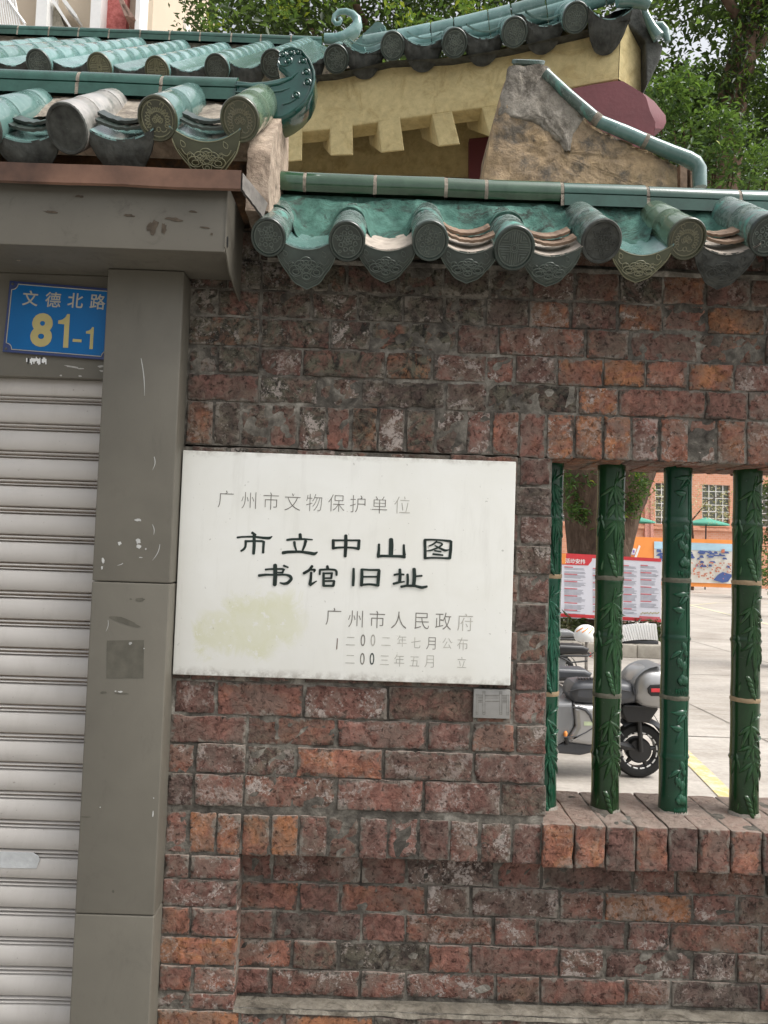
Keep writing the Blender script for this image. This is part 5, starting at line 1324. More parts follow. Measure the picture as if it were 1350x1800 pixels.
leaf_cloud('crown', MT['leaf_mid'], t3, [(*at(x+rq.uniform(-14, 14), y+rq.uniform(-9, 9), 7.0+rq.uniform(-.25, .35)), .18+.42*k*rq.uniform(.5, 1.2)) for x, y, k in SPR for _ in range(5)], 15, (.085, .085, .05), .095, 6, elong=2.6, droop=.25)

# ================================================================ apartment block, upper left
YA = 26.0
ab = thing('apartment_block', 'pale beige apartment block with red mosaic panel and white railings, far beyond the roofs', 'building', V(at(120, 0, YA).x, YA, 0))
MT['beige'] = plain('beige_stucco', (.62, .52, .40), .85, .2, 0, .06, .3); MT['offwhite'] = plain('offwhite_stucco', (.72, .70, .66), .85, .2, 0, .05, .3)
b = NB('red_mosaic'); c = b.mix(b.ramp(b.noise(6, 4, .7), [(.4, 0), (.6, 1)]), (.38, .085, .075), (.55, .17, .15)); b.pbr(c, .7); MT['mosaic'] = b.mat
def prect(mb, x0, y0, x1, y1, y, th): mb.slab([at(x0, y0, y), at(x1, y0, y), at(x1, y1, y), at(x0, y1, y)], V(0, th, 0))
mb = MB(); a0 = at(-400, 300, YA); a1_ = at(255, 300, YA); zt2 = at(0, -300, YA).z; mb.box((a0.x, YA, 0), (a1_.x, YA+10, zt2)); mb.build('wall', MT['beige'], ab)
for x0, x1 in ((61, 80), (157, 175), (236, 244)):
    mb = MB(); q = at(x0, 60, YA-.9), at(x1, 60, YA-.9); mb.box((q[0].x, YA-.9, 0), (q[1].x, YA, zt2)); mb.build('column', MT['white'], ab)
mb = MB(); q = at(175, 60, YA-.3), at(221, 60, YA-.3); mb.box((q[0].x, YA-.3, 0), (q[1].x, YA-.02, zt2)); mb.build('mosaic_panel', MT['mosaic'], ab)
for pts in ([(80, 60), (118, 60), (92, -10), (80, -10)],): 
    mb = MB(); mb.slab([at(x, y, YA-.4) for x, y in pts], V(0, .3, 0)); mb.build('stair_wall', plain('grey_stucco', (.40, .37, .30), .9), ab)
for (x0, y0, x1, y1, h) in ((94, -4, 126, 48, 6), (112, -6, 134, 24, 7)):
    mb = MB(); mb.slab([at(x0, y0, YA-.7), at(x1, y1, YA-.7), at(x1, y1+h, YA-.7), at(x0-3, y0+h, YA-.7)], V(0, .6, 0)); mb.build('stair_flight', MT['white'], ab)
mb = MB()
for k in range(9): mb.tube([at(2+k*4.2, 50, YA-1.2), at(-8+k*3.6, -30, YA-1.2)], .035, 5)
mb.tube([at(44, 42, YA-1.2), at(14, 0, YA-1.2)], .06, 6); mb.tube([at(0, 47, YA-1.2), at(46, 47, YA-1.2)], .06, 6); mb.build('stair_railing', MT['white'], ab)
for (x0, y0, x1, y1) in ((205, -10, 228, 28), (214, 8, 236, 30)):
    mb = MB(); mb.slab([at(x0, y0, YA-1.1), at(x0+8, y0, YA-1.1), at(x1, y1, YA-1.1), at(x1-9, y1, YA-1.1)], V(0, .7, 0)); mb.build('balcony_slab', plain('brown_slab', (.30, .20, .16), .9), ab)
bb = thing('balcony_block', 'white tiled block with grid railing and teal handrail, far behind the curled ridge', 'building', V(at(285, 0, 30).x, 30, 0))
mb = MB(); mb.box((at(244, 0, 30).x, 30, 0), (at(330, 0, 30).x, 38, at(0, 20, 30).z)); mb.box((at(330, 0, 30).x, 31, 0), (at(352, 0, 30).x, 38, at(0, 58, 30).z)); mb.build('wall', MT['offwhite'], bb)
mb = MB()
for k in range(14): mb.tube([at(264+k*3.2, 60, 29.6), at(262+k*2.4, -40, 29.6)], .028, 5)
for k in range(5): mb.tube([at(256, 50-k*14, 29.6), at(300-k*3, 50-k*14, 29.6)], .022, 5)
mb.build('railing', plain('grey_railing', (.50, .52, .56), .6), bb)
mb = MB(); mb.tube([at(286, -4, 29.3), at(299, 28, 29.3), at(309, 56, 29.3)], .07, 8); mb.build('handrail', plain('teal_rail', (.03, .45, .40), .5), bb)

# ================================================================ things seen through the latticed opening
# big trunk
pt_ = ground(1062, 1120); Yt = 11.6
tk = thing('plaza_tree', 'thick forked tree trunk with small ferns, standing behind the notice board', 'tree', V(at(1055, 1000, Yt).x, Yt, 0))
mb = MB(); B0 = at(1052, 985, Yt)
limb(mb, [V(B0.x-.02, Yt, 0), V(B0.x, Yt, .6), at(1050, 985, Yt), at(1045, 900, Yt), at(1035, 820, Yt), at(1020, 700, Yt), at(985, 480, Yt)], .60, .42, 18, .16)
limb(mb, [at(1062, 985, Yt), at(1090, 910, Yt+.1), at(1112, 850, Yt+.2), at(1130, 790, Yt+.3), at(1160, 640, Yt+.5)], .40, .28, 14, .14, 3)
b = NB('tree_bark'); n1 = b.noise(2.5, 6, .7, .5, sc=(1, 1, .5)); n2 = b.noise(14, 7, .7, .8, sc=(1, 1, .35)); c = b.ramp(b.m('ADD', b.m('MULTIPLY', n1, .5), b.m('MULTIPLY', n2, .5)), [(.32, (.035, .025, .019)), (.5, (.11, .075, .054)), (.66, (.20, .148, .112))]); b.pbr(c, .95, .15, 0, b.bump(n2, .9, .04)); MT['bark2'] = b.mat
mb.build('trunk', MT['bark2'], tk, angle=None)
fc = [(*at(x+rq.uniform(-8, 8), y+rq.uniform(-10, 10), Yt-.45+rq.uniform(-.1, .1)), rq.uniform(.2, .75)) for x, y in ((1003, 862), (1010, 880), (1020, 895), (1030, 850), (998, 840), (1125, 835), (1130, 855), (1120, 870), (1118, 880), (1000, 900), (1012, 905), (1028, 905), (1108, 895), (1122, 845), (1040, 835)) for _ in range(4)]
leaf_cloud('fern_tufts', MT['leaf_mid'], tk, fc, 14, (.07, .06, .07), .11, 8, elong=3.4, droop=.3)
leaf_cloud('crown', MT['leaf_dark'], tk, [(rq.uniform(-3.0, 9.5), rq.uniform(9, 15), rq.uniform(7.2, 10.5), rq.uniform(.2, .6)) for _ in range(320)], 22, (.34, .34, .24), .17, 9)
# notice board
Yn = 10.55
nbd = thing('notice_board', 'white activity notice board with red border, in front of the tree trunk', 'notice board', V(at(1070, 1090, Yn).x, Yn, 0))
def nb_(px, py, dy=0): return at(px, py, Yn+dy)
NXL = 905
mb = MB(); mb.slab([nb_(NXL, 968), nb_(1163, 984), nb_(1161, 1094), nb_(NXL, 1082)], V(0, .06, 0)); mb.build('panel', plain('white_board', (.70, .70, .76), .5, .4, 0, .03, 2), nbd)
mb = MB()
def nrect(mb, x0, y0, x1, y1, d=-.004, tilt=.055): mb.slab([nb_(x0, y0+(x0-1075)*tilt, d), nb_(x1, y0+(x1-1075)*tilt, d), nb_(x1, y1+(x1-1075)*tilt, d), nb_(x0, y1+(x0-1075)*tilt, d)], V(0, .003, 0))
nrect(mb, NXL, 977, 1162, 983); nrect(mb, NXL, 1083, 1162, 1089)
mb.slab([nb_(NXL, 970, -.006), nb_(1042, 976, -.006), nb_(1040, 986, -.006), nb_(1034, 994, -.006), nb_(NXL, 989, -.006)], V(0, .003, 0))
mb.build('red_border', MT['red'], nbd, smooth=False)
mb = MB(); put_text(mb, '活动安排', nb_(1011, 986.5, -.008), V(1, 0, -.03), V(0, 0, 1), 8.0/ppm(Yn), .02, 1.0); mb.build('heading', MT['white'], nbd, smooth=False)
mb = MB(); nrect(mb, 985, 977.5, 995, 996, -.0075); mb.build('yellow_mark', MT['orange'], nbd, smooth=False)
gr2 = MB(); rd2 = MB(); r5 = random.Random(5)
for x0, x1, ys0, ye in ((992, 1030, 1000, 1082), (1042, 1060, 1000, 1080), (1096, 1120, 992, 1078), (1126, 1158, 990, 1064), (920, 975, 1000, 1080)):
    y = ys0; k = 0
    while y < ye:
        if k % 6 == 0: nrect(rd2, x0, y, x0+(x1-x0)*(.6 if k else .4), y+1.6)
        elif k % 7 != 3: nrect(gr2, x0, y, x0+(x1-x0)*r5.uniform(.75, 1), y+.9)
        y += 2.1; k += 1
gr2.build('printed_lines', plain('grey_print', (.36, .37, .42), .6), nbd, smooth=False)
nrect(rd2, 1124, 1080, 1160, 1086.5, -.0055); rd2.build('red_print_lines', plain('pink_red_print', (.62, .14, .16), .6), nbd, smooth=False)
mb = MB(); put_text(mb, '广州', nb_(1138, 1086, -.012), V(1, 0, -.03), V(0, 0, 1), 3.6/ppm(Yn)); mb.v = []; mb.f = []; mb.m = []; mb.t = []
for k in range(12): blot_ = nb_(1127+k*2.8, 1079-2*abs(math.sin(k*1.3)), -.007); mb.lathe([(0, .001), (0, .012)], blot_, V(0, 1, 0), XV, 7)
mb.build('yellow_pictures', MT['gold'], nbd, smooth=False)
mb = MB()
for px in (930, 1150): q = nb_(px, 1080, .03); mb.box((q.x-.03, Yn+.062, 0), (q.x+.03, Yn+.11, q.z+.8))
mb.build('post', MT['sheet'], nbd)
# planter with strappy plants and slatted seat
Yk = 10.1
kp = thing('stone_planter', 'low pale granite planter kerb below the slatted white seat', 'planter', V(at(1090, 1150, Yk).x, Yk+.4, 0))
q0 = at(880, 1140, Yk); q1 = at(1168, 1156, Yk); zk = at(1120, 1134, Yk).z
mb = MB()
for i in range(6):
    xa, xb = q0.x+(q1.x-q0.x)*i/6, q0.x+(q1.x-q0.x)*(i+1)/6; mb.rbox((xa+.004, Yk, 0), (xb-.004, Yk+.45, zk), .015)
mb.rbox((q0.x, Yk+.30, 0), (q1.x-.3, Yk+3.0, zk-.05), .01); mb.build('kerb_stones', plain('granite', (.36, .33, .28), .8, .3, 0, .2, 8, .3), kp)
bn = thing('slatted_seat', 'white slatted curved seat on the planter kerb', 'bench', V(at(1130, 1125, Yk).x, Yk+.3, zk))
mb = MB()
for i in range(17):
    t = i/16; x = at(1092+72*t, 1120, Yk).x; dz = .05*math.sin(t*2.2)
    mb.rbox((x-.017, Yk+.10+.10*t, zk+.02+dz), (x+.017, Yk+.16+.10*t, zk+.255+dz+.03*t), .006)
mb.v = [(x+(z-zk)*-.45*(1-min(1, max(0, (x-at(1092, 1120, Yk).x)/.9))), y, z) for x, y, z in mb.v]
mb.build('slats', MT['white'], bn)
mb = MB(); mb.rbox((at(1095, 1120, Yk).x, Yk+.2, zk), (at(1166, 1120, Yk).x, Yk+.34, zk+.05), .01); mb.build('rail', MT['dark_grey'], bn)
tag(leaf_cloud('strap_leaf_plants', leaf_mat('strap_leaves', [(0, (.02, .03, .012)), (.5, (.07, .08, .04)), (.8, (.20, .19, .11)), (1, (.4, .36, .24))], .2), None, [(*at(rq.uniform(900, 1166), rq.uniform(1092, 1128), Yk+rq.uniform(.35, .6)), rq.uniform(.1, .8)) for _ in range(130)], 12, (.05, .05, .05), .20, 12, elong=7), 'dense dark strappy ground cover plants under the notice board', 'plants', kind='stuff')

# ---------------------------------------------------------------- parked scooter
Ys = 3.58
sc = thing('electric_scooter', 'silver grey electric scooter with black seat and silver top box, parked behind the balusters', 'scooter', V(at(1030, 1360, Ys).x, Ys, 0))
def s_(px, py, dy=0): return at(px, py, Ys+dy)
def ZC(u, v_, ox=960, oy=1080, k=3.4615): return (ox+u/k, oy+v_/k)
def slabz(name, pts, y0, y1, bev, mat, label=None):
    mb = MB(); mb.slab([at(*ZC(u, v_), Ys)+V(0, y0, 0) for u, v_ in pts], V(0, y1-y0, 0), bev)
    o = mb.build(name, mat, sc, angle=35)
    return tag(o, label) if label else o
WC = s_(1121, 1313); WR = .197; WC.z = WR
slabz('side_panel', [(135, 515), (150, 522), (285, 528), (330, 560), (330, 640), (280, 745), (235, 765), (120, 750), (90, 745), (130, 680), (148, 650)], -.17, .17, .035, MT['silver'])
slabz('floor_shroud', [(-110, 515), (132, 512), (146, 600), (142, 655), (92, 742), (50, 765), (-140, 765), (-140, 560)], -.15, .15, .03, MT['grey_plastic'])
slabz('belly_pan', [(-140, 762), (50, 760), (130, 745), (240, 762), (285, 735), (330, 640), (380, 660), (350, 760), (250, 815), (180, 832), (-140, 800)], -.13, .13, .02, MT['dark_grey'])
slabz('seat', [(118, 470), (128, 425), (150, 400), (200, 392), (300, 396), (420, 396), (495, 405), (515, 430), (522, 465), (508, 520), (430, 530), (250, 528), (140, 518)], -.15, .15, .05, MT['dark_grey'])
slabz('tail_tray', [(430, 540), (500, 536), (640, 546), (655, 560), (600, 640), (470, 640), (440, 590)], -.10, .10, .012, MT['black'])
slabz('rack', [(440, 530), (640, 540), (640, 550), (440, 542)], -.13, .13, .004, MT['black'])
mb = MB(); mb.sphere(at(*ZC(648, 562), Ys), .026, 10, 8, (.8, 2.2, 1)); mb.build('tail_light', MT['red'], sc)
mb = MB(); mb.tube([at(*ZC(650, 600), Ys), at(*ZC(690, 670), Ys)], .003, 6); mb.build('reflector_stalk', MT['sheet'], sc)
mb = MB()
for k in range(6):
    u = 200+k*18; mb.tube([at(*ZC(u, 393), Ys-.13), at(*ZC(u-4, 388), Ys-.06), at(*ZC(u-4, 388), Ys+.06)], .006, 6)
mb.tube([at(*ZC(u, v_), Ys-.151) for u, v_ in ((130, 470), (200, 455), (320, 452), (430, 456), (512, 470))], .004, 6); mb.build('seat_seams', MT['black'], sc)
mb = MB(); mb.tube([at(*ZC(u, v_), Ys-.171) for u, v_ in ((150, 565), (200, 566), (240, 580), (268, 612), (283, 660))], [.003, .010, .014, .012, .004], 7)
mb.tube([at(*ZC(u, v_), Ys-.171) for u, v_ in ((100, 748), (190, 742), (240, 720), (285, 690))], .004, 6); mb.build('panel_groove', MT['dark_grey'], sc)
mb = MB(); mb.tube([at(*ZC(u, v_), Ys-.12) for u, v_ in ((300, 740), (360, 700), (430, 690), (470, 740))], .007, 6); mb.tube([at(*ZC(u, v_), Ys-.11) for u, v_ in ((330, 620), (400, 640), (440, 600))], .006, 6); mb.build('cables', MT['black'], sc)
# top box: rounded shell in two tones
b0 = at(*ZC(610, 430), Ys)
def shell(name, c, sx, sy, sz, mat, zlo=-1, zhi=1, pw=.55):
    mb = MB(); rows_ = []
    for j in range(17):
        v_ = zlo+(zhi-zlo)*j/16; ph = math.asin(max(-1, min(1, v_)))
        rows_.append([])
        for i in range(28):
            t = 2*math.pi*i/28
            def sg(x, p=pw): return math.copysign(abs(x)**p, x)
            rows_[-1].append(V(c.x+sx*sg(math.cos(ph))*sg(math.cos(t)), c.y+sy*sg(math.cos(ph))*sg(math.sin(t)), c.z+sz*sg(math.sin(ph), .8)))
    mb.grid(rows_, True); mb.add(rows_[0], [tuple(range(28))]); mb.add(rows_[-1], [tuple(range(28))])
    return mb.build(name, mat, sc, angle=None)
shell('top_box', b0+V(.06, 0, .0), .205, .19, .155, MT['silver'], -1, .995)
mb = MB()
rows_ = []
for j in range(9):
    v_ = j/8
    rows_.append([V(b0.x+.06-.208*math.cos(R(-20+110*v_))*1.0+.0, b0.y+y_, b0.z+.005+.160*math.sin(R(-20+110*v_))) for y_ in (-.165, -.12, -.06, 0, .06, .12, .165)])
mb.grid(rows_); mb.build('top_box_lid', MT['grey_plastic'], sc)
mb = MB(); mb.slab([at(*ZC(u, v_), Ys-.192) for u, v_ in ((618, 452), (635, 430), (700, 424), (780, 430), (780, 500), (640, 498), (622, 480))], V(0, .03, 0), .006); mb.build('box_recess', MT['black'], sc)
mb = MB(); mb.slab([at(*ZC(u, v_), Ys-.197) for u, v_ in ((640, 452), (760, 452), (760, 474), (640, 474))], V(0, .01, 0), .002); mb.build('box_reflector', MT['red'], sc)
# rear fender + wheel
def fender(c, r_, a0, a1, w_, name, mat):
    mb = MB(); rows_ = []
    for k in range(15):
        a = R(a0+(a1-a0)*k/14); rows_.append([c+V(math.cos(a)*(r_-.03*abs(v_)**3), v_*w_, math.sin(a)*(r_-.03*abs(v_)**3)) for v_ in (-1, -.8, -.4, 0, .4, .8, 1)])
    mb.grid(rows_); mb.grid([[p*1+V(0, 0, -.004) for p in r2] for r2 in rows_]); return mb.build(name, mat, sc)
fender(WC, .245, 18, 125, .075, 'rear_fender', MT['dark_grey'])
def wheel(c, r_, parent):
    mb = MB(); mb.lathe([(-.045, r_*.70), (-.05, r_*.80), (-.045, r_*.92), (-.025, r_*.99), (0, r_), (.025, r_*.99), (.045, r_*.92), (.05, r_*.80), (.045, r_*.70)], c, V(0, 1, 0), V(1, 0, 0), 40)
    wo = mb.build('wheel', MT['rubber'], parent)
    mb = MB()
    mb.lathe([(-.03, r_*.62), (-.036, r_*.73), (.036, r_*.73), (.03, r_*.62), (-.03, r_*.62)], c, V(0, 1, 0), V(1, 0, 0), 40)
    mb.lathe([(-.045, .001), (-.045, r_*.40), (-.03, r_*.46), (.04, r_*.46), (.04, .001)], c, V(0, 1, 0), V(1, 0, 0), 32)
    for k in range(5):
        a = R(72*k+10); d = V(math.cos(a), 0, math.sin(a)); mb.tube([c+d*r_*.4+V(0, -.02, 0), c+d*r_*.66+V(0, -.02, 0)], [.02, .012], 8)
    mb.build('rim', MT['black'], wo)
    mb = MB()
    for k in range(16):
        a0 = R(k*22.5+3); a1 = R(k*22.5+18); mb.tube([c+V(math.cos(a0+(a1-a0)*q/4)*r_*.655, -.034, math.sin(a0+(a1-a0)*q/4)*r_*.655) for q in range(5)], .0055, 6)
    mb.build('rim_marks', MT['white'], wo)
wheel(WC, WR, sc)
WF = WC+V(-1.22, 0, 0); wheel(WF, WR, sc); fender(WF, .235, 40, 150, .07, 'front_fender', MT['dark_grey'])
mb = MB(); mb.tube([WF+V(0, -.05, 0), WF+V(.10, -.05, .45), WF+V(.16, 0, .62), WF+V(.22, 0, .86)], .022, 8); mb.tube([WF+V(0, .05, 0), WF+V(.10, .05, .45)], .022, 8); mb.tube([WF+V(.24, -.32, .92), WF+V(.22, 0, .86), WF+V(.24, .32, .92)], .014, 8); mb.build('handlebar', MT['black'], sc)
mb = MB(); mb.slab([WF+V(.08, -.17, .35), WF+V(.30, -.17, .22), WF+V(.36, -.17, .45), WF+V(.30, -.17, .82), WF+V(.18, -.17, .88), WF+V(.08, -.17, .60)], V(0, .34, 0), .04); mb.build('front_shield', MT['silver'], sc, angle=35)
slabz('badge', [(192, 620), (240, 620), (240, 643), (192, 643)], -.1735, -.1700, .0, plain('pale_green_badge', (.45, .52, .34), .5))
mb = MB(); put_text(mb, 'VAOP', at(*ZC(216, 631.5), Ys-.1742), XV, ZV, 10/3.46/ppm(Ys-.17), .01); mb.v = []; mb.f = []; mb.m = []; mb.t = []
mb.sphere(at(*ZC(118, 728), Ys-.16), .018, 8, 6, (.8, 1, 1.2)); mb.build('side_reflector', MT['orange'], sc)
mb = MB(); mb.tube([at(*ZC(120, 740), Ys-.15), at(*ZC(130, 790), Ys-.15)], .014, 7); mb.tube([at(*ZC(230, 815), Ys-.1), at(*ZC(285, 840), Ys-.12)], .008, 6); mb.build('stand', MT['black'], sc)
mb = MB(); mb.tube([WC, WC+V(-.20, -.09, .06), WC+V(-.3, -.09, .12)], .03, 8); mb.tube([WC+V(.0, -.07, 0), WC+V(-.02, -.07, .26)], .018, 8); mb.build('swing_arm', MT['black'], sc)
# ---------------------------------------------------------------- rows of e-bikes behind it
def ebike(px, py, Y, label, seatcol, rack=True):
    P = at(px, py, Y)          # rear end of the seat
    k = thing('electric_bike', label, 'electric bike', V(P.x-.35, Y, 0), 'electric bikes parked behind the wall')
    mb = MB(); mb.slab([P+V(-.62, -.11, -.10), P+V(-.60, -.11, -.01), P+V(-.5, -.11, .005), P+V(-.06, -.11, .0), P+V(0, -.11, -.03), P+V(-.02, -.11, -.075), P+V(-.3, -.11, -.10)], V(0, .22, 0), .03); mb.build('seat', seatcol, k, angle=35)
    mb = MB(); mb.tube([P+V(-.6, -.09, -.12), P+V(-.02, -.09, -.10), P+V(.02, -.06, -.09), P+V(.02, .06, -.09), P+V(-.02, .09, -.10), P+V(-.6, .09, -.12)], .011, 7); mb.tube([P+V(-.3, -.09, -.11), P+V(-.18, -.09, -.17), P+V(-.02, -.09, -.15)], .009, 6); mb.build('rack', MT['black'] if rack else MT['sheet'], k)
    mb = MB(); mb.sphere(P+V(.03, 0, -.10), .022, 8, 6, (.7, 1.4, 1)); mb.build('tail_light', MT['red'], k)
    r_ = .20; c = V(P.x-.18, Y, r_)
    wheel(c, r_, k); wheel(c+V(-1.05, 0, 0), r_, k)
    mb = MB(); mb.slab([V(P.x-.62, Y-.09, P.z-.1), V(P.x-.2, Y-.09, P.z-.12), V(P.x-.3, Y-.09, .30), V(P.x-.85, Y-.09, .24), V(P.x-1.0, Y-.09, .40)], V(0, .18, 0), .03); mb.build('body', MT['grey_plastic'], k, angle=35)
    mb = MB(); rows_ = []
    for q in range(12):
        a = R(10+q*14); rows_.append([c+V(math.cos(a)*.235, v_*.05, math.sin(a)*.235) for v_ in (-1, 0, 1)])
    mb.grid(rows_); mb.build('rear_fender', MT['grey_plastic'], k)
    mb = MB(); h = c+V(-1.05, 0, 0); mb.tube([h, h+V(.22, 0, .75)], .022, 8); mb.tube([h+V(.26, -.3, .82), h+V(.22, 0, .76), h+V(.26, .3, .82)], .013, 7); mb.build('handlebar', MT['black'], k)
    return k
ebike(1036, 1174, 4.35, 'black seated electric bike right behind the silver scooter, thin chrome rack under the seat', MT['dark_grey'], False)
ebike(1032, 1133, 5.6, 'electric bike with ribbed black luggage seat, beside the white helmet', MT['black'])
ebike(1008, 1107, 7.2, 'electric bike farthest back in the row, its grey seat end below the notice board', MT['grey_plastic'])
# helmet hung on a bike further back
hp = at(1030, 1117, 6.4)
hm = thing('white_helmet', 'white motor helmet with orange swirls hanging among the parked bikes', 'helmet', hp+V(0, 0, -.1))
mb = MB(); rows_ = []
for j in range(12):
    ph = R(-30+120*j/11); rows_.append([hp+V(.13*math.cos(ph)*math.cos(2*math.pi*i/24), .13*math.cos(ph)*math.sin(2*math.pi*i/24), .12*math.sin(ph)) for i in range(24)])
mb.grid(rows_, True); mb.build('shell', MT['white'], hm)
mb = MB()
for a0 in (200, 235, 270): mb.tube([hp+V(.132*math.cos(R(20+k*4))*math.cos(R(a0+k*5)), .132*math.cos(R(20+k*4))*math.sin(R(a0+k*5)), .122*math.sin(R(20+k*4))) for k in range(8)], .006, 5)
mb.build('swirl', MT['orange'], hm)
mb = MB(); mb.tube([hp+V(.12, -.03, -.06), hp+V(.10, -.05, -.16), hp+V(.03, -.08, -.2)], .006, 6); mb.build('strap', MT['black'], hm)
cnq = at(1031, 1150, 6.55); rk = thing('bike_stand', 'thin steel post holding the white helmet', 'post', V(cnq.x, 6.55, 0)); mb = MB(); mb.tube([V(cnq.x, 6.55, 0), V(cnq.x, 6.55, hp.z)], .02, 8); mb.tube([V(cnq.x, 6.55, hp.z), V(cnq.x, 6.4, hp.z)], .012, 8); mb.build('pole', MT['sheet'], rk)
# ---------------------------------------------------------------- road marks
def strip(name, pts, w_, mat, z=.004):
    mb = MB(); P = [ground(x, y) for x, y in pts]; L, Rr = [], []
    for i, p in enumerate(P):
        t = (P[min(i+1, len(P)-1)]-P[max(i-1, 0)]).normalized(); s = V(-t.y, t.x, 0); L.append(V(p.x, p.y, z)+s*w_/2); Rr.append(V(p.x, p.y, z)-s*w_/2)
    mb.grid([L, Rr]); return tag(mb.build(name, mat, smooth=False), kind='structure')
b = NB('worn_yellow_paint'); n_ = b.noise(9, 7, .75); c = b.mix(b.ramp(n_, [(.40, 0), (.55, 1)]), (.50, .46, .40), (.52, .41, .17)); b.pbr(c, .8); MT['yline'] = b.mat
b = NB('pale_yellow_paint'); n_ = b.noise(3, 6, .75); c = b.mix(b.ramp(n_, [(.40, 0), (.60, 1)]), (.55, .52, .44), (.62, .56, .30)); b.pbr(c, .8); MT['yline2'] = b.mat
strip('yellow_kerb_line', [(1195, 1318), (1236, 1358), (1290, 1412), (1340, 1460)], .13, MT['yline'], .006)
strip('yellow_bay_line', [(1190, 1058), (1230, 1068), (1300, 1085), (1400, 1110)], .12, MT['yline2'], .006); strip('yellow_cross_line', [(1190, 1066), (1260, 1060), (1400, 1062)], .10, MT['yline2'], .008)
MT['pjoint'] = plain('paving_joint', (.20, .18, .155), .95, .2, 0, .4, 3)
for a_y in (4.9, 8.6, 13.2, 19.5, 27): pj = MB(); pj.grid([[V(-12+.5*i, a_y+.02*nz((i, a_y, 0), .5), .0035), V(-12+.5*i, a_y+.018+.02*nz((i, a_y, 0), .5), .0035)] for i in range(80)]); tag(pj.build('paving_joint', MT['pjoint'], smooth=False), kind='structure')
for a_x in (.9, 3.6, 6.4, 9.6): pj = MB(); pj.grid([[V(a_x+.02*nz((a_x, i, 0), .5)-.12*i*.1, .5+.5*i, .0032), V(a_x+.018+.02*nz((a_x, i, 0), .5)-.12*i*.1, .5+.5*i, .0032)] for i in range(66)]); tag(pj.build('paving_joint', MT['pjoint'], smooth=False), kind='structure')
strip('white_edge_line', [(960, 1400), (1030, 1404), (1110, 1411), (1180, 1418)], .03, plain('worn_white_line', (.60, .58, .54), .8), .010)
# ---------------------------------------------------------------- hoarding
Yh = 34.0
hb = thing('event_hoarding', 'long orange event hoarding with a printed riverside town picture and white flag', 'hoarding', V(at(1190, 1030, Yh).x, Yh, 0))
def h_(px, py, d=0): return at(px, py, Yh+d)
def hrect(mb, x0, y0, x1, y1, d, tilt=.034): mb.slab([h_(x0, y0+(x0-1190)*tilt, d), h_(x1, y0+(x1-1190)*tilt, d), h_(x1, y1+(x1-1190)*tilt, d), h_(x0, y1+(x0-1190)*tilt, d)], V(0, .01, 0))
mb = MB(); hrect(mb, 1085, 946, 1300, 1030, 0); mb.v += []; mb.build('orange_panel', MT['orange'], hb)
mb = MB(); hrect(mb, 1150, 953, 1292, 1023, -.03); mb.build('picture_ground', plain('cream_print', (.66, .64, .58), .6, .3, 0, .12, .6), hb)
mb = MB(); hrect(mb, 1150, 953, 1292, 966, -.045); mb.build('picture_sky', plain('pale_blue_print', (.42, .62, .74), .6, .3, 0, .15, .5), hb)
mb = MB(); r9 = random.Random(9)
for k in range(60):
    x, y = r9.uniform(1152, 1284), 966+r9.random()**1.4*26; w_ = r9.uniform(5, 13); h = r9.uniform(2, 4.5); d = -.06-.0005*k
    t_ = (x-1190)*.034
    mb.slab([h_(x, y+h+t_, d), h_(x+w_*.25, y+t_, d), h_(x+w_*.8, y+.6+t_, d), h_(x+w_, y+h+.5+t_, d)], V(0, .004, 0))
t_ = 2.4; mb.slab([h_(x, y+t_, -.09) for x, y in ((1254, 1017), (1262, 1008), (1270, 1003), (1288, 1008), (1280, 1020), (1270, 1022))], V(0, .004, 0))
mb.build('painted_roofs', plain('navy_print', (.07, .11, .28), .6, .3, 0, .2, 2), hb, smooth=False)
mb = MB()
for k in range(90):
    x, y = r9.uniform(1214, 1286), r9.uniform(984, 1016); t_ = (x-1190)*.034; w_ = r9.uniform(1, 4); h = r9.uniform(1, 2.6); d = -.075-.0004*k
    mb.slab([h_(x, y+t_, d), h_(x+w_, y+t_, d), h_(x+w_, y+h+t_, d), h_(x, y+h+t_, d)], V(0, .004, 0))
mb.slab([h_(x, y, -.11) for x, y in ((1268, 966), (1274, 965), (1274, 971), (1268, 972))], V(0, .004, 0))
mb.build('painted_details', plain('red_brown_print', (.55, .20, .12), .6, .3, 0, .3, 2), hb, smooth=False)
mb = MB(); mb.slab([h_(x, y, -.05) for x, y in ((1090, 958), (1119, 965), (1115, 976), (1090, 970))], V(0, .006, 0)); mb.slab([h_(x, y, -.06) for x, y in ((1123, 958), (1126, 960), (1118, 983), (1115, 980))], V(0, .006, 0)); mb.build('white_flag', MT['white'], hb, smooth=False)
mb = MB()
for k in range(5):
    x = 1094+k*4.6; y = 961+k*1.35; mb.slab([h_(x, y, -.058), h_(x+3.4, y+.9, -.058), h_(x+2.9, y+6, -.058), h_(x-.5, y+5, -.058)], V(0, .003, 0))
    mb.slab([h_(x-1, y+7.2, -.058), h_(x+3.2, y+8.3, -.058), h_(x+3.0, y+9.2, -.058), h_(x-1.2, y+8.1, -.058)], V(0, .003, 0))
mb.build('flag_lettering', plain('purple_print', (.25, .16, .42), .6, .3, 0, .5, 3), hb, smooth=False)
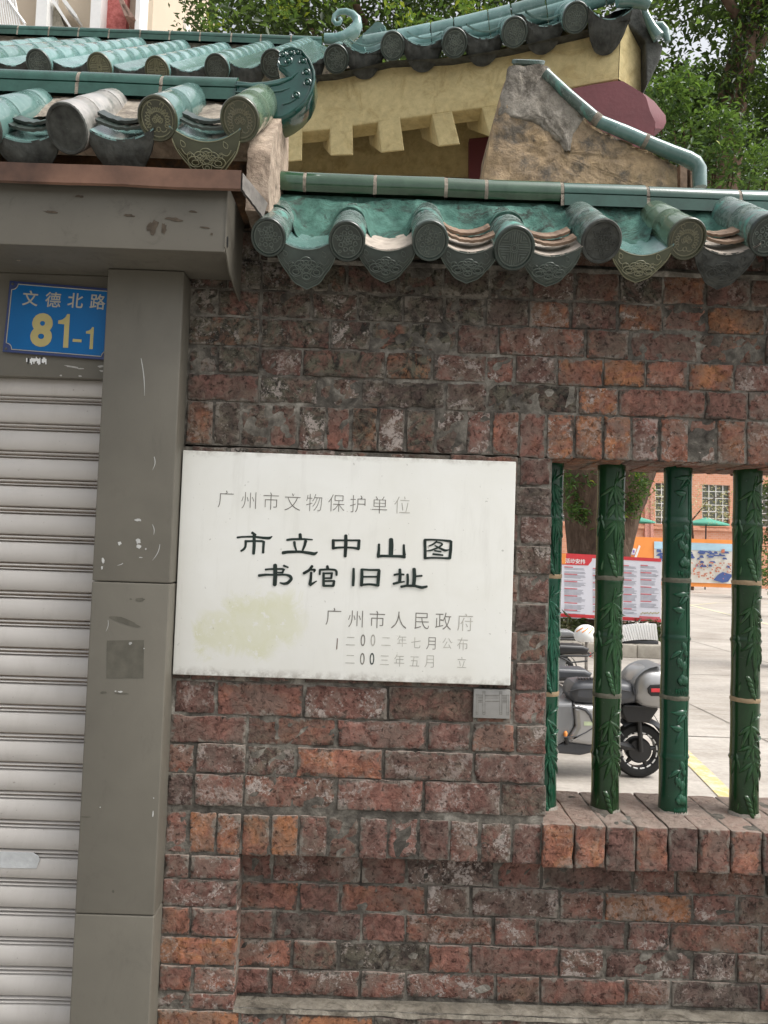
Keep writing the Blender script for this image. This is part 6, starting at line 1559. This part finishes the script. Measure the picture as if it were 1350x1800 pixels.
# ---------------------------------------------------------------- brick library building
Yl = 42.0
lb = thing('library_building', 'orange red brick building with tall white mullioned windows, behind the hoarding', 'building', V(at(1180, 1000, Yl).x, Yl, 0))
b = NB('orange_brick'); x = b.xyz(); bt = b.n('ShaderNodeTexBrick'); cb = b.n('ShaderNodeCombineXYZ'); b.put(cb.inputs[0], x[0]); b.put(cb.inputs[1], x[2]); b.put(bt.inputs['Vector'], cb.outputs[0]); bt.inputs['Scale'].default_value = 2.2
b.put(bt.inputs['Color1'], (.60, .27, .165)); b.put(bt.inputs['Color2'], (.66, .33, .22)); b.put(bt.inputs['Mortar'], (.62, .42, .33)); b.pbr(bt.outputs[0], .85, .2); MT['obrick'] = b.mat
MT['pane'] = plain('window_glass', (.16, .17, .14), .15, .5, 0, .4, .5)
def lrect(mb, x0, y0, x1, y1, d, th, tilt=.034): mb.slab([at(x0, y0+(x0-1190)*tilt, Yl+d), at(x1, y0+(x1-1190)*tilt, Yl+d), at(x1, y1+(x1-1190)*tilt, Yl+d), at(x0, y1+(x0-1190)*tilt, Yl+d)], V(0, th, 0))
WINS = [(978, 850, 1020, 925), (1092, 850, 1121, 922), (1152, 850, 1196, 922), (1234, 850, 1283, 921), (1340, 850, 1390, 921)]
mb = MB(); xs2 = [900]+[v_ for w2 in WINS for v_ in (w2[0], w2[2])]+[1338+160]
lrect(mb, 900, 500, 1500, 850, 0, .4); lrect(mb, 900, 923, 1500, 1040, 0, .4)
for i in range(0, len(xs2)-1, 2): lrect(mb, xs2[i], 850, xs2[i+1], 923, 0, .4)
mb.build('wall', MT['obrick'], lb, smooth=False)
mb = MB(); lrect(mb, 1134, 500, 1144, 960, -.15, .15); lrect(mb, 1143.8, 500, 1149, 960, -.22, .2); mb.build('downpipe_pilaster', plain('pink_plaster', (.60, .30, .24), .8), lb, smooth=False)
mb = MB(); lrect(mb, 900, 926, 1500, 931, -.12, .12); mb.build('string_course', plain('pale_brick', (.58, .30, .20), .8), lb, smooth=False)
for x0, y0, x1, y1 in WINS:
    fm = MB(); nx_ = 4; ny_ = 6
    for i in range(nx_+1):
        xx = x0+(x1-x0)*i/nx_; lrect(fm, xx-.6, y0, xx+.6, y1, .06, .06)
    for j in range(ny_+1):
        yy = y0+(y1-y0)*j/ny_; lrect(fm, x0, yy-.55, x1, yy+.55, .07, .04)
    fo = fm.build('window', MT['white'], lb, smooth=False)
    pm = MB(); lrect(pm, x0, y0, x1, y1, .2, .02); pm.build('pane', MT['pane'], fo, smooth=False)
    pm = MB(); lrect(pm, x0-1, y1, x1+1, y1+3, -.08, .2); pm.build('sill', MT['obrick'], fo, smooth=False)
for px, lab in ((1107, 'green canvas parasol before the library, beside the forked trunk'), (1236, 'green canvas parasol before the library window, over the town picture')):
    Yp = 38.0; P = at(px+5, 917+(px-1190)*.034+2, Yp); ps = thing('parasol', lab, 'parasol', V(P.x, Yp, 0), 'green parasols before the library')
    mb = MB(); rr_ = 38/ppm(Yp); rows_ = [[V(P.x+rr_*t*math.cos(2*math.pi*i/16), Yp+rr_*t*math.sin(2*math.pi*i/16), P.z+.33*(1-t)-.03*t*math.sin(8*2*math.pi*i/16)) for i in range(16)] for t in (0.01, .3, .6, .9, 1.0)]
    rows_.append([V(v_.x, v_.y, v_.z-.08) for v_ in rows_[-1]]); mb.grid(rows_, True); mb.build('canopy', MT['teal_cloth'], ps, angle=None)
    mb = MB(); mb.tube([V(P.x, Yp, 0), V(P.x, Yp, P.z+.3)], .04, 8); mb.build('pole', MT['dark_grey'], ps)
# small flowering tree in front of the library
ft = thing('flowering_tree', 'thin sparse tree with pale yellow blossom before the library windows', 'tree', V(at(1215, 1000, 36.5).x, 36.5, 0))
mb = MB(); q = at(1218, 960, 36.5); limb(mb, [V(q.x, 36.5, 0), V(q.x+.1, 36.5, 1.5), at(1215, 905, 36.5), at(1200, 850, 36.5)], .08, .03, 7); limb(mb, [at(1216, 915, 36.5), at(1245, 880, 36.4), at(1270, 870, 36.4)], .04, .015, 6); limb(mb, [at(1214, 900, 36.5), at(1180, 870, 36.6), at(1150, 880, 36.6)], .04, .015, 6); mb.build('trunk', MT['bark'], ft, angle=None)
leaf_cloud('blossom', leaf_mat('pale_blossom', [(0, (.22, .20, .08)), (.5, (.45, .42, .22)), (1, (.7, .6, .5))]), ft, [(*at(rq.uniform(1130, 1290), rq.uniform(850, 915), 36.2), rq.uniform(.1, 1)) for _ in range(120)], 7, (.25, .3, .2), .14, 14)
sh = thing('clipped_shrub', 'green leafy shrub at the far right edge of the plaza', 'shrub', V(at(1362, 1018, 20).x, 20, 0))
mb = MB(); limb(mb, [V(at(1362, 1018, 20).x, 20, 0), at(1362, 1000, 20)], .05, .02, 6); mb.build('trunk', MT['bark'], sh)
leaf_cloud('foliage', MT['leaf_mid'], sh, [(*at(1362+rq.gauss(0, 12), 1008+rq.gauss(0, 14), 20+rq.gauss(0, .25)), rq.uniform(.2, .7)) for _ in range(40)], 20, (.1, .1, .1), .12, 15)
hd2 = thing('background_hedge', 'dark hedge and tree mass at the right end of the library', 'hedge', V(at(1362, 900, 30).x, 30, 0))
leaf_cloud('foliage', MT['leaf_dark'], hd2, [(*at(1372+rq.gauss(0, 14), rq.uniform(840, 985), 30+rq.gauss(0, .4)), rq.uniform(.1, .6)) for _ in range(90)], 20, (.25, .25, .25), .2, 16)
mb = MB(); limb(mb, [V(at(1372, 900, 30).x, 30, 0), at(1372, 860, 30)], .12, .05, 7); mb.build('trunk', MT['bark'], hd2)
